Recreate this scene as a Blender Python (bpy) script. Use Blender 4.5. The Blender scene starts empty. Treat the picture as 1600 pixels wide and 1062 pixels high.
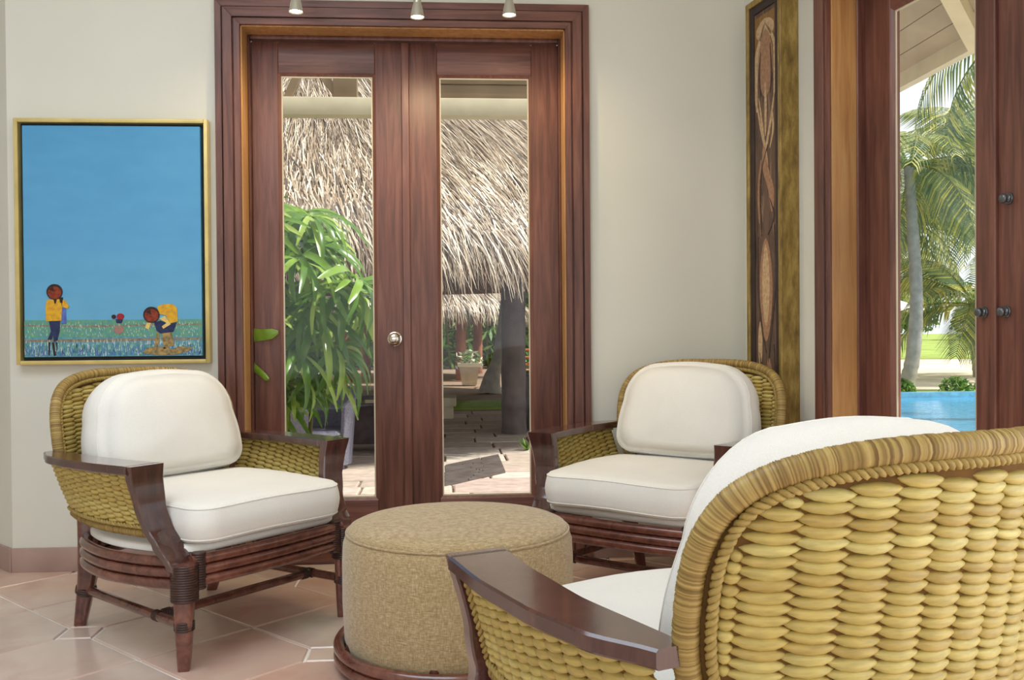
import bpy, bmesh, math, random
from mathutils import Vector, Matrix
PI = math.pi
random.seed(7)
sc = bpy.context.scene
COL = sc.collection
def R(d): return math.radians(d)

# ------------------------------------------------------------------ camera
H = 1.05
YAW, PITCH, ROLL, FPX = R(4.0), R(0.63), R(0.45), 1450.0
cam_d = bpy.data.cameras.new('camera')
cam_d.sensor_width = 36.0
cam_d.lens = 36.0 * FPX / 1600.0
cam_d.clip_start = 0.05
cam_d.clip_end = 600
cam = bpy.data.objects.new('camera', cam_d)
COL.objects.link(cam)
fwd = Vector((math.sin(YAW) * math.cos(PITCH), math.cos(YAW) * math.cos(PITCH), -math.sin(PITCH)))
r0 = Vector((math.cos(YAW), -math.sin(YAW), 0))
u0 = r0.cross(fwd)
rt = r0 * math.cos(ROLL) - u0 * math.sin(ROLL)
up = u0 * math.cos(ROLL) + r0 * math.sin(ROLL)
M = Matrix((rt, up, -fwd)).transposed().to_4x4()
M.translation = (0, 0, H)
cam.matrix_world = M
sc.camera = cam

# ------------------------------------------------------------------ world, sun, lamps, exposure
sc.view_settings.view_transform = 'Standard'
sc.view_settings.look = 'None'
sc.view_settings.gamma = 1.0
sc.view_settings.use_curve_mapping = False
sc.view_settings.exposure = 0.0
wd = bpy.data.worlds.new('sky')
sc.world = wd
wd.use_nodes = True
bg = wd.node_tree.nodes['Background']
bg.inputs['Color'].default_value = (0.93, 0.965, 1.0, 1)
bg.inputs['Strength'].default_value = 1.25

def light(name, kind, loc, energy, color, target=None, **kw):
    d = bpy.data.lights.new(name, kind)
    d.energy = energy
    d.color = color
    for k, v in kw.items():
        setattr(d, k, v)
    o = bpy.data.objects.new(name, d)
    COL.objects.link(o)
    o.location = loc
    if target is not None:
        o.rotation_euler = (Vector(target) - Vector(loc)).to_track_quat('-Z', 'Y').to_euler()
    return o
light('sun', 'SUN', (10, -6, 20), 5.8, (1.0, 0.95, 0.86), (10 - .62, -6 + .12, 20 - .775), angle=R(0.6))
# added fill: unseen cool area overhead, two warm point lights behind the camera
light('fill_top', 'AREA', (-1.3, 1.5, 3.27), 72, (0.72, 0.86, 1.0), (-1.3, 1.5, 0), shape='RECTANGLE', size=2.4, size_y=2.0)
light('fill_warm_left', 'POINT', (-2.2, -1.9, 1.55), 10, (1.0, 0.76, 0.48), shadow_soft_size=.22)
light('fill_warm_right', 'POINT', (1.5, -2.2, 1.55), 10, (1.0, 0.76, 0.48), shadow_soft_size=.22)
# area lights for daylight at the unseen side and rear openings
WN = Vector((math.cos(R(10)), math.sin(R(10)), 0))      # outward normal of the right wall
WD = Vector((math.sin(R(10)), -math.cos(R(10)), 0))     # along the right wall towards the camera
C0 = Vector((1.384, 4.22, 0))                           # back right corner of the room
def RW(s, off, z): return C0 + WD * s + WN * off + Vector((0, 0, z))
light('daylight_unseen_side_opening', 'AREA', RW(4.2, 0.25, 1.35), 32, (0.84, 0.92, 1.0), RW(4.2, -2, 1.2), shape='RECTANGLE', size=2.6, size_y=2.0)
light('fill_rear', 'AREA', (-1.2, -3.3, 1.6), 40, (0.76, 0.87, 1.0), (-1.2, 0, 1.3), shape='RECTANGLE', size=4.4, size_y=2.2)  # added fill from behind the camera, no window known there

# ------------------------------------------------------------------ material helpers
def lin(c):
    return c / 12.92 if c <= 0.04045 else ((c + 0.055) / 1.055) ** 2.4
def rgb(r, g, b):
    return (lin(r / 255), lin(g / 255), lin(b / 255), 1.0)
class NT:
    def __init__(self, name, rough=0.5, spec=0.5):
        self.m = bpy.data.materials.new(name)
        self.m.use_nodes = True
        self.t = self.m.node_tree
        self.b = self.t.nodes['Principled BSDF']
        self.b.inputs['Roughness'].default_value = rough
        self.b.inputs['Specular IOR Level'].default_value = spec
    def n(self, kind, **kw):
        nd = self.t.nodes.new(kind)
        for k, v in kw.items():
            if k in nd.inputs.keys():
                nd.inputs[k].default_value = v
            else:
                setattr(nd, k, v)
        return nd
    def l(self, a, b): self.t.links.new(a, b)
    def coords(self, scale=(1, 1, 1), src='Object'):
        tc = self.n('ShaderNodeTexCoord')
        mp = self.n('ShaderNodeMapping')
        mp.inputs['Scale'].default_value = scale
        self.l(tc.outputs[src], mp.inputs['Vector'])
        return mp.outputs['Vector']
    def noise(self, vec, scale=5, detail=3, rough=.5, dist=0):
        nd = self.n('ShaderNodeTexNoise')
        nd.inputs['Scale'].default_value = scale
        nd.inputs['Detail'].default_value = detail
        nd.inputs['Roughness'].default_value = rough
        nd.inputs['Distortion'].default_value = dist
        self.l(vec, nd.inputs['Vector'])
        return nd.outputs['Fac']
    def ramp(self, fac, stops):
        nd = self.n('ShaderNodeValToRGB')
        el = nd.color_ramp.elements
        while len(el) < len(stops): el.new(0.5)
        for e, (p, c) in zip(el, stops):
            e.position = p
            e.color = c
        self.l(fac, nd.inputs['Fac'])
        return nd.outputs['Color']
    def mix(self, a, b, fac=0.5, mode='MIX'):
        nd = self.n('ShaderNodeMix', data_type='RGBA', blend_type=mode)
        if hasattr(fac, 'is_linked'): self.l(fac, nd.inputs[0])
        else: nd.inputs[0].default_value = fac
        for k, v in ((6, a), (7, b)):
            if hasattr(v, 'is_linked'): self.l(v, nd.inputs[k])
            else: nd.inputs[k].default_value = v
        return nd.outputs[2]
    def base(self, c):
        if hasattr(c, 'is_linked'): self.l(c, self.b.inputs['Base Color'])
        else: self.b.inputs['Base Color'].default_value = c
        return self
    def bump(self, h, strength=.3, dist=.01):
        nd = self.n('ShaderNodeBump')
        nd.inputs['Strength'].default_value = strength
        nd.inputs['Distance'].default_value = dist
        self.l(h, nd.inputs['Height'])
        self.l(nd.outputs['Normal'], self.b.inputs['Normal'])
        return self
MAT = {}
def plain(name, c, rough=.5, spec=.5, metal=0, var=.12, nscale=6, bump=0, bscale=60):
    q = NT(name, rough, spec)
    v = q.coords()
    f = q.noise(v, nscale, 4)
    d = tuple(x * (1 - var) for x in c[:3]) + (1,)
    e = tuple(min(1, x * (1 + var)) for x in c[:3]) + (1,)
    q.base(q.ramp(f, [(.3, d), (.7, e)]))
    q.b.inputs['Metallic'].default_value = metal
    if bump: q.bump(q.noise(v, bscale, 3), bump, .004)
    MAT[name] = q.m
    return q.m
def wood(name, dark, mid, light_, scale=(18, 18, 1.2), rough=.35, spec=.5):
    q = NT(name, rough, spec)
    v = q.coords(scale)
    f = q.noise(v, 2.2, 6, .6, .6)
    g = q.noise(q.coords((1.2, 1.2, .6)), 2.0, 2)
    c = q.ramp(f, [(.25, dark), (.5, mid), (.78, light_)])
    c = q.mix(c, q.ramp(g, [(.3, (.72, .72, .74, 1)), (.7, (1.15, 1.12, 1.1, 1))]), 1.0, 'MULTIPLY')
    q.base(c)
    q.bump(f, .12, .002)
    if name.startswith('chair'):
        q.b.inputs['Coat Weight'].default_value = .6
        q.b.inputs['Coat Roughness'].default_value = .1
    MAT[name] = q.m
    return q.m
def island(name, stops, rough=.6, spec=.3, bump=0, bscale=(60, 60, 60), trans=0):
    q = NT(name, rough, spec)
    g = q.n('ShaderNodeNewGeometry')
    c = q.ramp(g.outputs['Random Per Island'], stops)
    v = q.coords(bscale)
    f = q.noise(v, 1.0, 3)
    c = q.mix(c, q.ramp(f, [(.3, (.8, .8, .8, 1)), (.7, (1.12, 1.12, 1.12, 1))]), 1.0, 'MULTIPLY')
    q.base(c)
    if bump: q.bump(f, bump, .003)
    if trans:
        t = q.n('ShaderNodeBsdfTranslucent')
        q.l(c, t.inputs['Color'])
        ms = q.n('ShaderNodeMixShader')
        ms.inputs['Fac'].default_value = trans
        q.l(q.b.outputs[0], ms.inputs[1]); q.l(t.outputs[0], ms.inputs[2])
        q.l(ms.outputs[0], q.t.nodes['Material Output'].inputs['Surface'])
    MAT[name] = q.m
    return q.m

# walls
q = NT('wall_paint', .75, .25)
v = q.coords()
q.base(q.ramp(q.noise(v, 1.3, 3), [(.3, rgb(218, 216, 203)), (.7, rgb(225, 223, 211))]))
q.bump(q.noise(v, 9, 5), .10, .01)
MAT['wall'] = q.m
plain('ceiling', rgb(235, 230, 218), .8, .2, var=.02)
plain('baseboard', rgb(170, 142, 132), .45, .4, var=.08, nscale=8)
plain('grout', rgb(238, 230, 222), .8, .2, var=.05)
# terracotta tiles: each tile its own tone
q = NT('terracotta', .22, .8)
oi = q.n('ShaderNodeObjectInfo')
v = q.coords((1, 1, 1))
sh = q.n('ShaderNodeVectorMath', operation='ADD')
q.l(v, sh.inputs[0])
cmb = q.n('ShaderNodeCombineXYZ')
ml = q.n('ShaderNodeMath', operation='MULTIPLY'); ml.inputs[1].default_value = 40
q.l(oi.outputs['Random'], ml.inputs[0]); q.l(ml.outputs[0], cmb.inputs[0]); q.l(cmb.outputs[0], sh.inputs[1])
f = q.noise(sh.outputs[0], 3.2, 4, .55, .5)
c = q.ramp(f, [(.3, rgb(190, 150, 134)), (.5, rgb(212, 184, 168)), (.72, rgb(224, 206, 192))])
tn = q.ramp(oi.outputs['Random'], [(0, rgb(206, 164, 146)), (.35, rgb(226, 206, 190)), (.7, rgb(216, 188, 172)), (1, rgb(202, 194, 182))])
q.base(q.mix(c, tn, .5))
rr = q.n('ShaderNodeMapRange'); rr.inputs[3].default_value = .10; rr.inputs[4].default_value = .26
q.l(f, rr.inputs[0]); q.l(rr.outputs[0], q.b.inputs['Roughness'])
q.bump(q.noise(v, 14, 3), .06, .004)
MAT['tile'] = q.m
# timbers
wood('door_wood', rgb(74, 46, 39), rgb(112, 70, 58), rgb(138, 94, 78), rough=.42)
wood('door_wood_h', rgb(74, 46, 39), rgb(112, 70, 58), rgb(138, 94, 78), scale=(1.2, 18, 18), rough=.42)
wood('bead_wood', rgb(96, 60, 50), rgb(120, 78, 66), rgb(142, 98, 84), rough=.35)
wood('jamb_gold', rgb(170, 118, 66), rgb(196, 146, 90), rgb(212, 170, 114), rough=.42)
wood('chair_wood', rgb(58, 34, 30), rgb(78, 46, 40), rgb(98, 62, 52), scale=(14, 14, 2.5), rough=.2, spec=.6)
wood('chair_pole', rgb(72, 38, 31), rgb(110, 62, 49), rgb(138, 88, 70), scale=(9, 9, 9), rough=.24, spec=.6)
plain('binding', rgb(60, 34, 28), .4, .5, var=.25, nscale=40)
# weaves
island('weave', [(0, rgb(182, 156, 86)), (.4, rgb(198, 176, 102)), (.75, rgb(190, 168, 94)), (1, rgb(208, 192, 120))], .42, .45, .25, (30, 30, 160))
plain('weave_core', rgb(112, 80, 40), .8, .2, var=.2, nscale=30)
q = NT('wrap', .5, .4)
at0 = q.n('ShaderNodeAttribute'); at0.attribute_name = 'thread'
q.base(q.ramp(at0.outputs['Fac'], [(0, rgb(116, 90, 48)), (.5, rgb(158, 130, 72)), (1, rgb(188, 162, 98))]))
MAT['wrap'] = q.m
island('braid', [(0, rgb(152, 126, 66)), (1, rgb(188, 162, 96))], .55, .35, .2, (90, 90, 90))
# fabrics
def fabric(name, c1, c2, rough=.85, scale=500, bump=.12, sheen=.2, big=.0):
    q = NT(name, rough, .2)
    v = q.coords()
    f = q.noise(v, scale, 2)
    g = q.noise(v, 3.0, 3)
    q.base(q.mix(q.ramp(f, [(.3, c1), (.7, c2)]), q.ramp(g, [(.3, (.95, .95, .95, 1)), (.7, (1.03, 1.03, 1.03, 1))]), 1, 'MULTIPLY'))
    q.b.inputs['Sheen Weight'].default_value = sheen
    ad = q.n('ShaderNodeMath', operation='ADD')
    m2 = q.n('ShaderNodeMath', operation='MULTIPLY'); m2.inputs[1].default_value = big
    q.l(g, m2.inputs[0]); q.l(f, ad.inputs[0]); q.l(m2.outputs[0], ad.inputs[1])
    q.bump(ad.outputs[0], bump, .004)
    MAT[name] = q.m
fabric('cushion', rgb(232, 228, 220), rgb(242, 239, 232), bump=.08, big=6)
# ottoman chenille: fine vertical slubs
q = NT('ottoman', .9, .15)
f = q.noise(q.coords((420, 420, 60)), 1.0, 3)
g = q.noise(q.coords((60, 60, 420)), 1.0, 2)
h = q.mix(f, g, .5)
q.base(q.ramp(h, [(.32, rgb(140, 115, 78)), (.52, rgb(176, 153, 113)), (.7, rgb(204, 187, 152))]))
q.b.inputs['Sheen Weight'].default_value = .35
q.bump(h, .35, .004)
MAT['ottoman'] = q.m
# metal, glass
plain('chrome', rgb(205, 198, 188), .12, .5, 1.0, var=.03)
plain('dark_metal', rgb(110, 114, 118), .3, .5, .8, var=.1)
plain('lamp_metal', rgb(190, 186, 172), .35, .5, .6, var=.05)
def glass():
    m = bpy.data.materials.new('glass')
    m.use_nodes = True
    t = m.node_tree
    t.nodes.clear()
    o = t.nodes.new('ShaderNodeOutputMaterial')
    tr = t.nodes.new('ShaderNodeBsdfTransparent'); tr.inputs[0].default_value = (.97, .985, .98, 1)
    gl = t.nodes.new('ShaderNodeBsdfGlossy'); gl.inputs['Roughness'].default_value = .02
    lw = t.nodes.new('ShaderNodeLayerWeight'); lw.inputs[0].default_value = .5
    pw_ = t.nodes.new('ShaderNodeMath'); pw_.operation = 'POWER'; pw_.inputs[1].default_value = 5.0
    t.links.new(lw.outputs['Facing'], pw_.inputs[0])
    fr = t.nodes.new('ShaderNodeMath'); fr.operation = 'MULTIPLY_ADD'; fr.inputs[1].default_value = .6; fr.inputs[2].default_value = .012
    t.links.new(pw_.outputs[0], fr.inputs[0])
    mx = t.nodes.new('ShaderNodeMixShader')
    t.links.new(fr.outputs[0], mx.inputs[0]); t.links.new(tr.outputs[0], mx.inputs[1]); t.links.new(gl.outputs[0], mx.inputs[2])
    t.links.new(mx.outputs[0], o.inputs[0])
    MAT['glass'] = m
glass()
def emit(name, c, s):
    q = NT(name)
    q.base(c)
    q.b.inputs['Emission Color'].default_value = c
    q.b.inputs['Emission Strength'].default_value = s
    MAT[name] = q.m
emit('bulb', (1.0, .9, .68, 1), 16)
# outdoors
island('thatch', [(0, rgb(70, 54, 42)), (.25, rgb(124, 102, 80)), (.6, rgb(180, 156, 130)), (1, rgb(232, 220, 202))], .36, .6)
plain('thatch_core', rgb(110, 86, 62), .9, .1, var=.4, nscale=12)
island('leaf', [(0, rgb(70, 112, 36)), (.4, rgb(112, 152, 50)), (.75, rgb(150, 184, 66)), (1, rgb(204, 216, 130))], .26, .6, trans=.35, bscale=(20, 20, 20))
island('frond', [(0, rgb(96, 120, 92)), (.5, rgb(144, 158, 104)), (.85, rgb(198, 194, 104)), (1, rgb(222, 208, 116))], .4, .5, trans=.45, bscale=(4, 4, 4))
island('hedge_leaf', [(0, rgb(66, 104, 48)), (.5, rgb(112, 150, 70)), (1, rgb(166, 190, 100))], .5, .4, trans=.3, bscale=(4, 4, 4))
plain('cane', rgb(96, 92, 50), .6, .3, var=.25)
plain('palm_bark', rgb(168, 158, 146), .85, .2, var=.22, nscale=5, bump=.5, bscale=14)
plain('post_bark', rgb(108, 98, 96), .8, .2, var=.25, nscale=4, bump=.5, bscale=20)
plain('red_post', rgb(140, 92, 70), .8, .2, var=.25, nscale=4)
plain('sandstone', rgb(214, 200, 172), .85, .2, var=.12, nscale=4, bump=.2)
plain('shadow_strip', rgb(96, 86, 82), .8, .25, var=.25, nscale=5, bump=.3)  # dark tone that paints the cast shadow on the patio
plain('soil', rgb(150, 128, 110), .95, .1, var=.15)
plain('sand', rgb(214, 202, 178), .95, .1, var=.10, nscale=.35)
plain('lawn', rgb(150, 166, 88), .95, .1, var=.18, nscale=.6, bump=.6, bscale=40)
plain('turf', rgb(140, 170, 66), .95, .1, var=.2, nscale=5, bump=.6, bscale=60)
plain('cream_beam', rgb(206, 196, 172), .6, .3, var=.08)
plain('soffit', rgb(176, 164, 148), .7, .25, var=.16, nscale=2)
plain('brown_board', rgb(138, 118, 96), .7, .25, var=.18, nscale=3)
plain('grey_wicker', rgb(112, 110, 124), .6, .35, var=.3, nscale=60, bump=.6, bscale=70)
plain('black_top', rgb(36, 36, 42), .25, .5, var=.1)
plain('dark_timber', rgb(92, 80, 84), .6, .3, var=.25, nscale=9)
plain('orange_wicker', rgb(206, 134, 74), .6, .3, var=.2, nscale=40)
plain('parasol', rgb(240, 238, 236), .7, .2, var=.02)
plain('flower', rgb(236, 234, 220), .7, .2, var=.05)
q = NT('paver', .8, .25)
oi = q.n('ShaderNodeObjectInfo')
v = q.coords()
a = q.ramp(oi.outputs['Random'], [(0, rgb(180, 162, 148)), (.4, rgb(206, 190, 174)), (.7, rgb(190, 168, 158)), (1, rgb(216, 204, 190))])
q.base(q.mix(a, q.ramp(q.noise(v, 7, 5), [(.3, (.78, .76, .76, 1)), (.7, (1.1, 1.1, 1.1, 1))]), 1, 'MULTIPLY'))
q.bump(q.noise(v, 16, 4), .4, .01)
MAT['paver'] = q.m
q = NT('pool_water', .06, .5)
q.base(rgb(84, 160, 206))
q.bump(q.noise(q.coords((1, 3, 1)), 2.2, 3), .35, .05)
MAT['water'] = q.m

# ------------------------------------------------------------------ mesh helpers
class MB:
    def __init__(self): self.v, self.f = [], []
    def add(self, vs, fs):
        o = len(self.v)
        self.v += [tuple(p) for p in vs]
        self.f += [tuple(i + o for i in g) for g in fs]
        return self
    def loft(self, rings, closed=True, caps=True, loop=False):
        n = len(rings[0])
        vs = [p for r in rings for p in r]
        fs = []
        m = len(rings)
        for i in range(m if loop else m - 1):
            j = (i + 1) % m
            for k in range(n if closed else n - 1):
                l = (k + 1) % n
                fs.append((i * n + k, i * n + l, j * n + l, j * n + k))
        if caps and not loop:
            fs.append(tuple(reversed(range(n))))
            fs.append(tuple((m - 1) * n + k for k in range(n)))
        return self.add(vs, fs)
    def tube(self, pts, rad, n=8, caps=True, loop=False, lobes=0, depth=.12):
        pts = [Vector(p) for p in pts]
        m = len(pts)
        ref = None
        rings = []
        for i, p in enumerate(pts):
            if loop: t = pts[(i + 1) % m] - pts[i - 1]
            else: t = pts[min(i + 1, m - 1)] - pts[max(i - 1, 0)]
            t.normalize()
            if ref is None:
                ref = Vector((0, 0, 1)) if abs(t.z) < .9 else Vector((1, 0, 0))
            ref = (ref - t * ref.dot(t)).normalized()
            b = t.cross(ref)
            rr = rad(i / max(1, m - 1)) if callable(rad) else rad
            ring = []
            for k in range(n):
                a = 2 * PI * k / n
                q_ = rr * (1 + (depth * math.cos(lobes * a) if lobes else 0))
                ring.append(p + ref * (math.cos(a) * q_) + b * (math.sin(a) * q_))
            rings.append(ring)
        return self.loft(rings, True, caps, loop)
    def box(self, lo, hi, ch=0.0):
        (x0, y0, z0), (x1, y1, z1) = lo, hi
        c = min(ch, (x1 - x0) * .45, (y1 - y0) * .45, (z1 - z0) * .45)
        if c <= 0:
            vs = [(x0, y0, z0), (x1, y0, z0), (x1, y1, z0), (x0, y1, z0), (x0, y0, z1), (x1, y0, z1), (x1, y1, z1), (x0, y1, z1)]
            return self.add(vs, [(3, 2, 1, 0), (4, 5, 6, 7), (0, 1, 5, 4), (1, 2, 6, 5), (2, 3, 7, 6), (3, 0, 4, 7)])
        def ring(z, i):
            return [(x0 + c + i, y0 + i, z), (x1 - c - i, y0 + i, z), (x1 - i, y0 + c + i, z), (x1 - i, y1 - c - i, z), (x1 - c - i, y1 - i, z), (x0 + c + i, y1 - i, z), (x0 + i, y1 - c - i, z), (x0 + i, y0 + c + i, z)]
        return self.loft([ring(z0, c * .5), ring(z0 + c, 0), ring(z1 - c, 0), ring(z1, c * .5)])
    def xform(self, M_):
        self.v = [tuple(M_ @ Vector(p)) for p in self.v]
        return self
    def mesh(self, name, mat, smooth=35):
        me = bpy.data.meshes.new(name)
        me.from_pydata(self.v, [], self.f)
        me.materials.append(MAT[mat])
        if smooth:
            me.polygons.foreach_set('use_smooth', [True] * len(me.polygons))
            if smooth < 180: me.set_sharp_from_angle(angle=R(smooth))
        me.update()
        return me
    def build(self, name, mat, parent=None, smooth=35, fix=False):
        me = self.mesh(name, mat, smooth)
        if fix:
            bm = bmesh.new(); bm.from_mesh(me)
            bmesh.ops.recalc_face_normals(bm, faces=bm.faces)
            bm.to_mesh(me); bm.free()
        return link(name, me, parent)
def link(name, me, parent=None):
    o = bpy.data.objects.new(name, me)
    COL.objects.link(o)
    if parent is not None: o.parent = parent
    return o
def empty(name, loc=(0, 0, 0), rz=0):
    o = bpy.data.objects.new(name, None)
    o.empty_display_size = .1
    COL.objects.link(o)
    o.location = loc
    o.rotation_euler = (0, 0, rz)
    return o
def tag(o, label, cat, group=None):
    o['label'] = label
    o['category'] = cat
    if group: o['group'] = group
    return o
def struct(o):
    o['kind'] = 'structure'
    return o
def stuff(o):
    o['kind'] = 'stuff'
    return o
def copy_tree(o, parent=None):
    c = o.copy()
    COL.objects.link(c)
    c.parent = parent
    for ch in [x for x in o.children]:
        copy_tree(ch, c)
    return c
def catmull(pts, per=8):
    P = [Vector(p) for p in pts]
    out = []
    for i in range(len(P) - 1):
        a, b, c, d = P[max(i - 1, 0)], P[i], P[i + 1], P[min(i + 2, len(P) - 1)]
        for k in range(per):
            t = k / per
            out.append(.5 * ((2 * b) + (c - a) * t + (2 * a - 5 * b + 4 * c - d) * t * t + (3 * b - a - 3 * c + d) * t ** 3))
    out.append(P[-1])
    return out
def interp(tab, x):
    if x <= tab[0][0]: return tab[0][1]
    for (a, ya), (b, yb) in zip(tab, tab[1:]):
        if x <= b:
            t = (x - a) / (b - a)
            t = t * t * (3 - 2 * t) * .5 + t * .5
            return ya + (yb - ya) * t
    return tab[-1][1]

# ------------------------------------------------------------------ room shell
D = 4.22
CEIL = 3.30
TH = 0.16
# door opening in the back wall
OX0, OX1, OZ = -0.905, 0.545, 2.412
WB = MB()
WB.box((-1.916, D, 0), (OX0, D + TH, CEIL)).box((OX1, D, 0), (1.62, D + TH, CEIL)).box((OX0, D, OZ), (OX1, D + TH, CEIL))
wall_back = struct(WB.build('wall_back', 'wall', smooth=0))
# 45 degree wall leaving the convex corner on the left
m = MB().box((-1.9, 0, 0), (0, TH, CEIL)).xform(Matrix.Translation((-1.916, D, 0)) @ Matrix.Rotation(R(-45), 4, 'Z'))
struct(m.build('wall_left', 'wall', smooth=0))
struct(MB().box((-4.75, D + 1.3, 0), (-3.1, D + 1.3 + TH, CEIL)).build('wall_left_back', 'wall', smooth=0))
struct(MB().box((-4.75 - TH, -3.4, 0), (-4.75, D + 1.5, CEIL)).build('wall_left_side', 'wall', smooth=0))
# rear wall with a wide opening added to let soft daylight in
m = MB().box((-4.75, -3.4 - TH, 0), (-3.5, -3.4, CEIL)).box((1.2, -3.4 - TH, 0), (2.9, -3.4, CEIL)).box((-3.5, -3.4 - TH, 2.75), (1.2, -3.4, CEIL)).box((-3.5, -3.4 - TH, 0), (1.2, -3.4, .45))
struct(m.build('wall_rear', 'wall', smooth=0))
# right wall in its own frame: x = along the wall, y = outwards
RWM = Matrix((( WD.x, WN.x, 0, C0.x), (WD.y, WN.y, 0, C0.y), (0, 0, 1, 0), (0, 0, 0, 1)))
SO0, SO1 = 0.709, 2.15
m = MB().box((0, 0, 0), (SO0, TH, CEIL)).box((SO1, 0, 0), (2.85, TH, CEIL)).box((SO0, 0, OZ), (SO1, TH, CEIL)).box((2.85, 0, OZ), (5.6, TH, CEIL)).box((5.6, 0, 0), (7.8, TH, CEIL))
wr = m.build('wall_right', 'wall', smooth=0, fix=False)
wr.matrix_world = RWM
struct(wr)
struct(MB().box((-5.0, -3.6, CEIL), (2.95, D + TH, CEIL + .15)).box((-5.0, D + TH, CEIL), (-2.0, D + 1.7, CEIL + .15)).build('ceiling', 'ceiling', smooth=0))
# floor: grout bed and every tile
fl = struct(MB().box((-4.9, -3.55, -.5), (2.9, D + 1.55, -.006)).build('floor', 'grout', smooth=0))
# right strip of the bed outside the slanted wall stays under it
PITCHT = .42
CL = .088
G = .005
def tile_mesh(name, poly):
    n = len(poly)
    cx = sum(p[0] for p in poly) / n; cy = sum(p[1] for p in poly) / n
    def rg(ins, z):
        out = []
        for i in range(n):
            a, b, c = Vector(poly[i - 1]), Vector(poly[i]), Vector(poly[(i + 1) % n])
            e1 = (b - a).normalized(); e2 = (c - b).normalized()
            n1 = Vector((-e1.y, e1.x)); n2 = Vector((-e2.y, e2.x))
            k = (n1 + n2) / (1 + n1.dot(n2))
            p = b + k * ins
            out.append((p.x, p.y, z))
        return out
    return MB().loft([rg(G, -.02), rg(G, -.004), rg(G + .004, 0)]).mesh(name, 'tile', 30)
def cellpoly(k):
    c = [(0, 0), (PITCHT, 0), (PITCHT, PITCHT), (0, PITCHT)]
    out = []
    for i, p in enumerate(c):
        if i == k:
            a = Vector(c[i - 1]) - Vector(p); b = Vector(c[(i + 1) % 4]) - Vector(p)
            out += [tuple(Vector(p) + a.normalized() * CL), tuple(Vector(p) + b.normalized() * CL)]
        else: out.append(p)
    return out
tmesh = [tile_mesh('floor_tile', cellpoly(k)) for k in range(4)]
dmesh = tile_mesh('corner_tile', [(-CL, 0), (0, -CL), (CL, 0), (0, CL)])
TO = Vector((-.698, 3.343))
ea = Vector((1, 1)).normalized(); eb = Vector((-1, 1)).normalized()
def isdot(i, j): return j % 2 == 1 and (i + (j + 1) // 2) % 2 == 0
def inroom(p):
    if p.x < -4.8 or p.y < -3.3 or p.y > D + 1.35: return False
    if (Vector((p.x, p.y, 0)) - C0).dot(WN) > .1: return False
    if p.x > -1.98 and p.y > D + .12: return False
    if p.x <= -1.9 and (p.x + 1.916) + (p.y - D) > .15: return False
    return True
for i in range(-30, 31):
    for j in range(-30, 31):
        o2 = TO + ea * (PITCHT * i) + eb * (PITCHT * j)
        cen = o2 + (ea + eb) * (PITCHT / 2)
        if inroom(cen):
            ks = [k for k, (a, b) in enumerate(((0, 0), (1, 0), (1, 1), (0, 1))) if isdot(i + a, j + b)]
            o = link('floor_tile', tmesh[ks[0]], fl)
            o.location = (o2.x, o2.y, 0); o.rotation_euler = (0, 0, R(45))
        if isdot(i, j) and inroom(o2):
            o = link('corner_tile', dmesh, fl)
            o.location = (o2.x, o2.y, 0); o.rotation_euler = (0, 0, R(45))
# baseboards
struct(MB().box((-1.916, D - .014, 0), (-1.016, D, .106), .003).build('baseboard_back', 'baseboard'))
struct(MB().box((.655, D - .014, 0), (1.384, D, .106), .003).build('baseboard_corner', 'baseboard'))
m = MB().box((-1.9, -.014, 0), (.004, 0, .106), .003).xform(Matrix.Translation((-1.916, D, 0)) @ Matrix.Rotation(R(-45), 4, 'Z'))
struct(m.build('baseboard_left', 'baseboard'))
o = MB().box((0, -.014, 0), (.61, 0, .106), .003).build('baseboard_right', 'baseboard'); o.matrix_world = RWM; struct(o)

# ------------------------------------------------------------------ french doors (local: x along, y into the wall, z up)
def casing(parent, x0, x1, z1, wdt, mat='door_wood'):
    # stepped casing round an opening: bands of different thickness, mitred at the corners
    bands = [(0.0, .030, .026), (.030, .036, .016), (.036, .078, .036), (.078, .084, .020), (.084, wdt, .030)]
    for side in ('l', 'r', 't'):
        mb = MB()
        for a, b, t in bands:
            ia, ib = wdt - a, wdt - b      # distance from the opening edge
            if side == 'l':
                P_ = [(x0 - ia, 0), (x0 - ib, 0), (x0 - ib, z1 + ib), (x0 - ia, z1 + ia)]
            elif side == 'r':
                P_ = [(x1 + ib, 0), (x1 + ia, 0), (x1 + ia, z1 + ia), (x1 + ib, z1 + ib)]
            else:
                P_ = [(x0 - ib, z1 + ib), (x1 + ib, z1 + ib), (x1 + ia, z1 + ia), (x0 - ia, z1 + ia)]
            mb.loft([[(p[0], .002, p[1]) for p in P_], [(p[0], -t + .003, p[1]) for p in P_], [(p[0] + (sum(k[0] for k in P_) / 4 - p[0]) * (.02 if side == 't' else .1), -t, p[1]) for p in P_]])
        mb.build('casing_board', mat + ('_h' if side == 't' else ''), parent, fix=True)
def jambs(parent, x0, x1, z1, depth):
    t = .022
    for nm, lo, hi in (('jamb', (x0, -.012, 0), (x0 + .006, depth, z1)), ('jamb', (x1 - .006, -.012, 0), (x1, depth, z1)), ('head_jamb', (x0, -.012, z1 - .006), (x1, depth, z1))):
        MB().box(lo, hi, .001).build(nm, 'jamb_gold', parent)
    # dark stops behind the lighter reveal
    s = .016
    for nm, lo, hi in (('stop', (x0 + .006, depth - .028, 0), (x0 + s, depth + .02, z1 - .006)), ('stop', (x1 - s, depth - .028, 0), (x1 - .006, depth + .02, z1 - .006)), ('stop', (x0 + s, depth - .028, z1 - .024), (x1 - s, depth + .02, z1 - .006))):
        MB().box(lo, hi, .004).build(nm, 'door_wood', parent)
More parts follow.
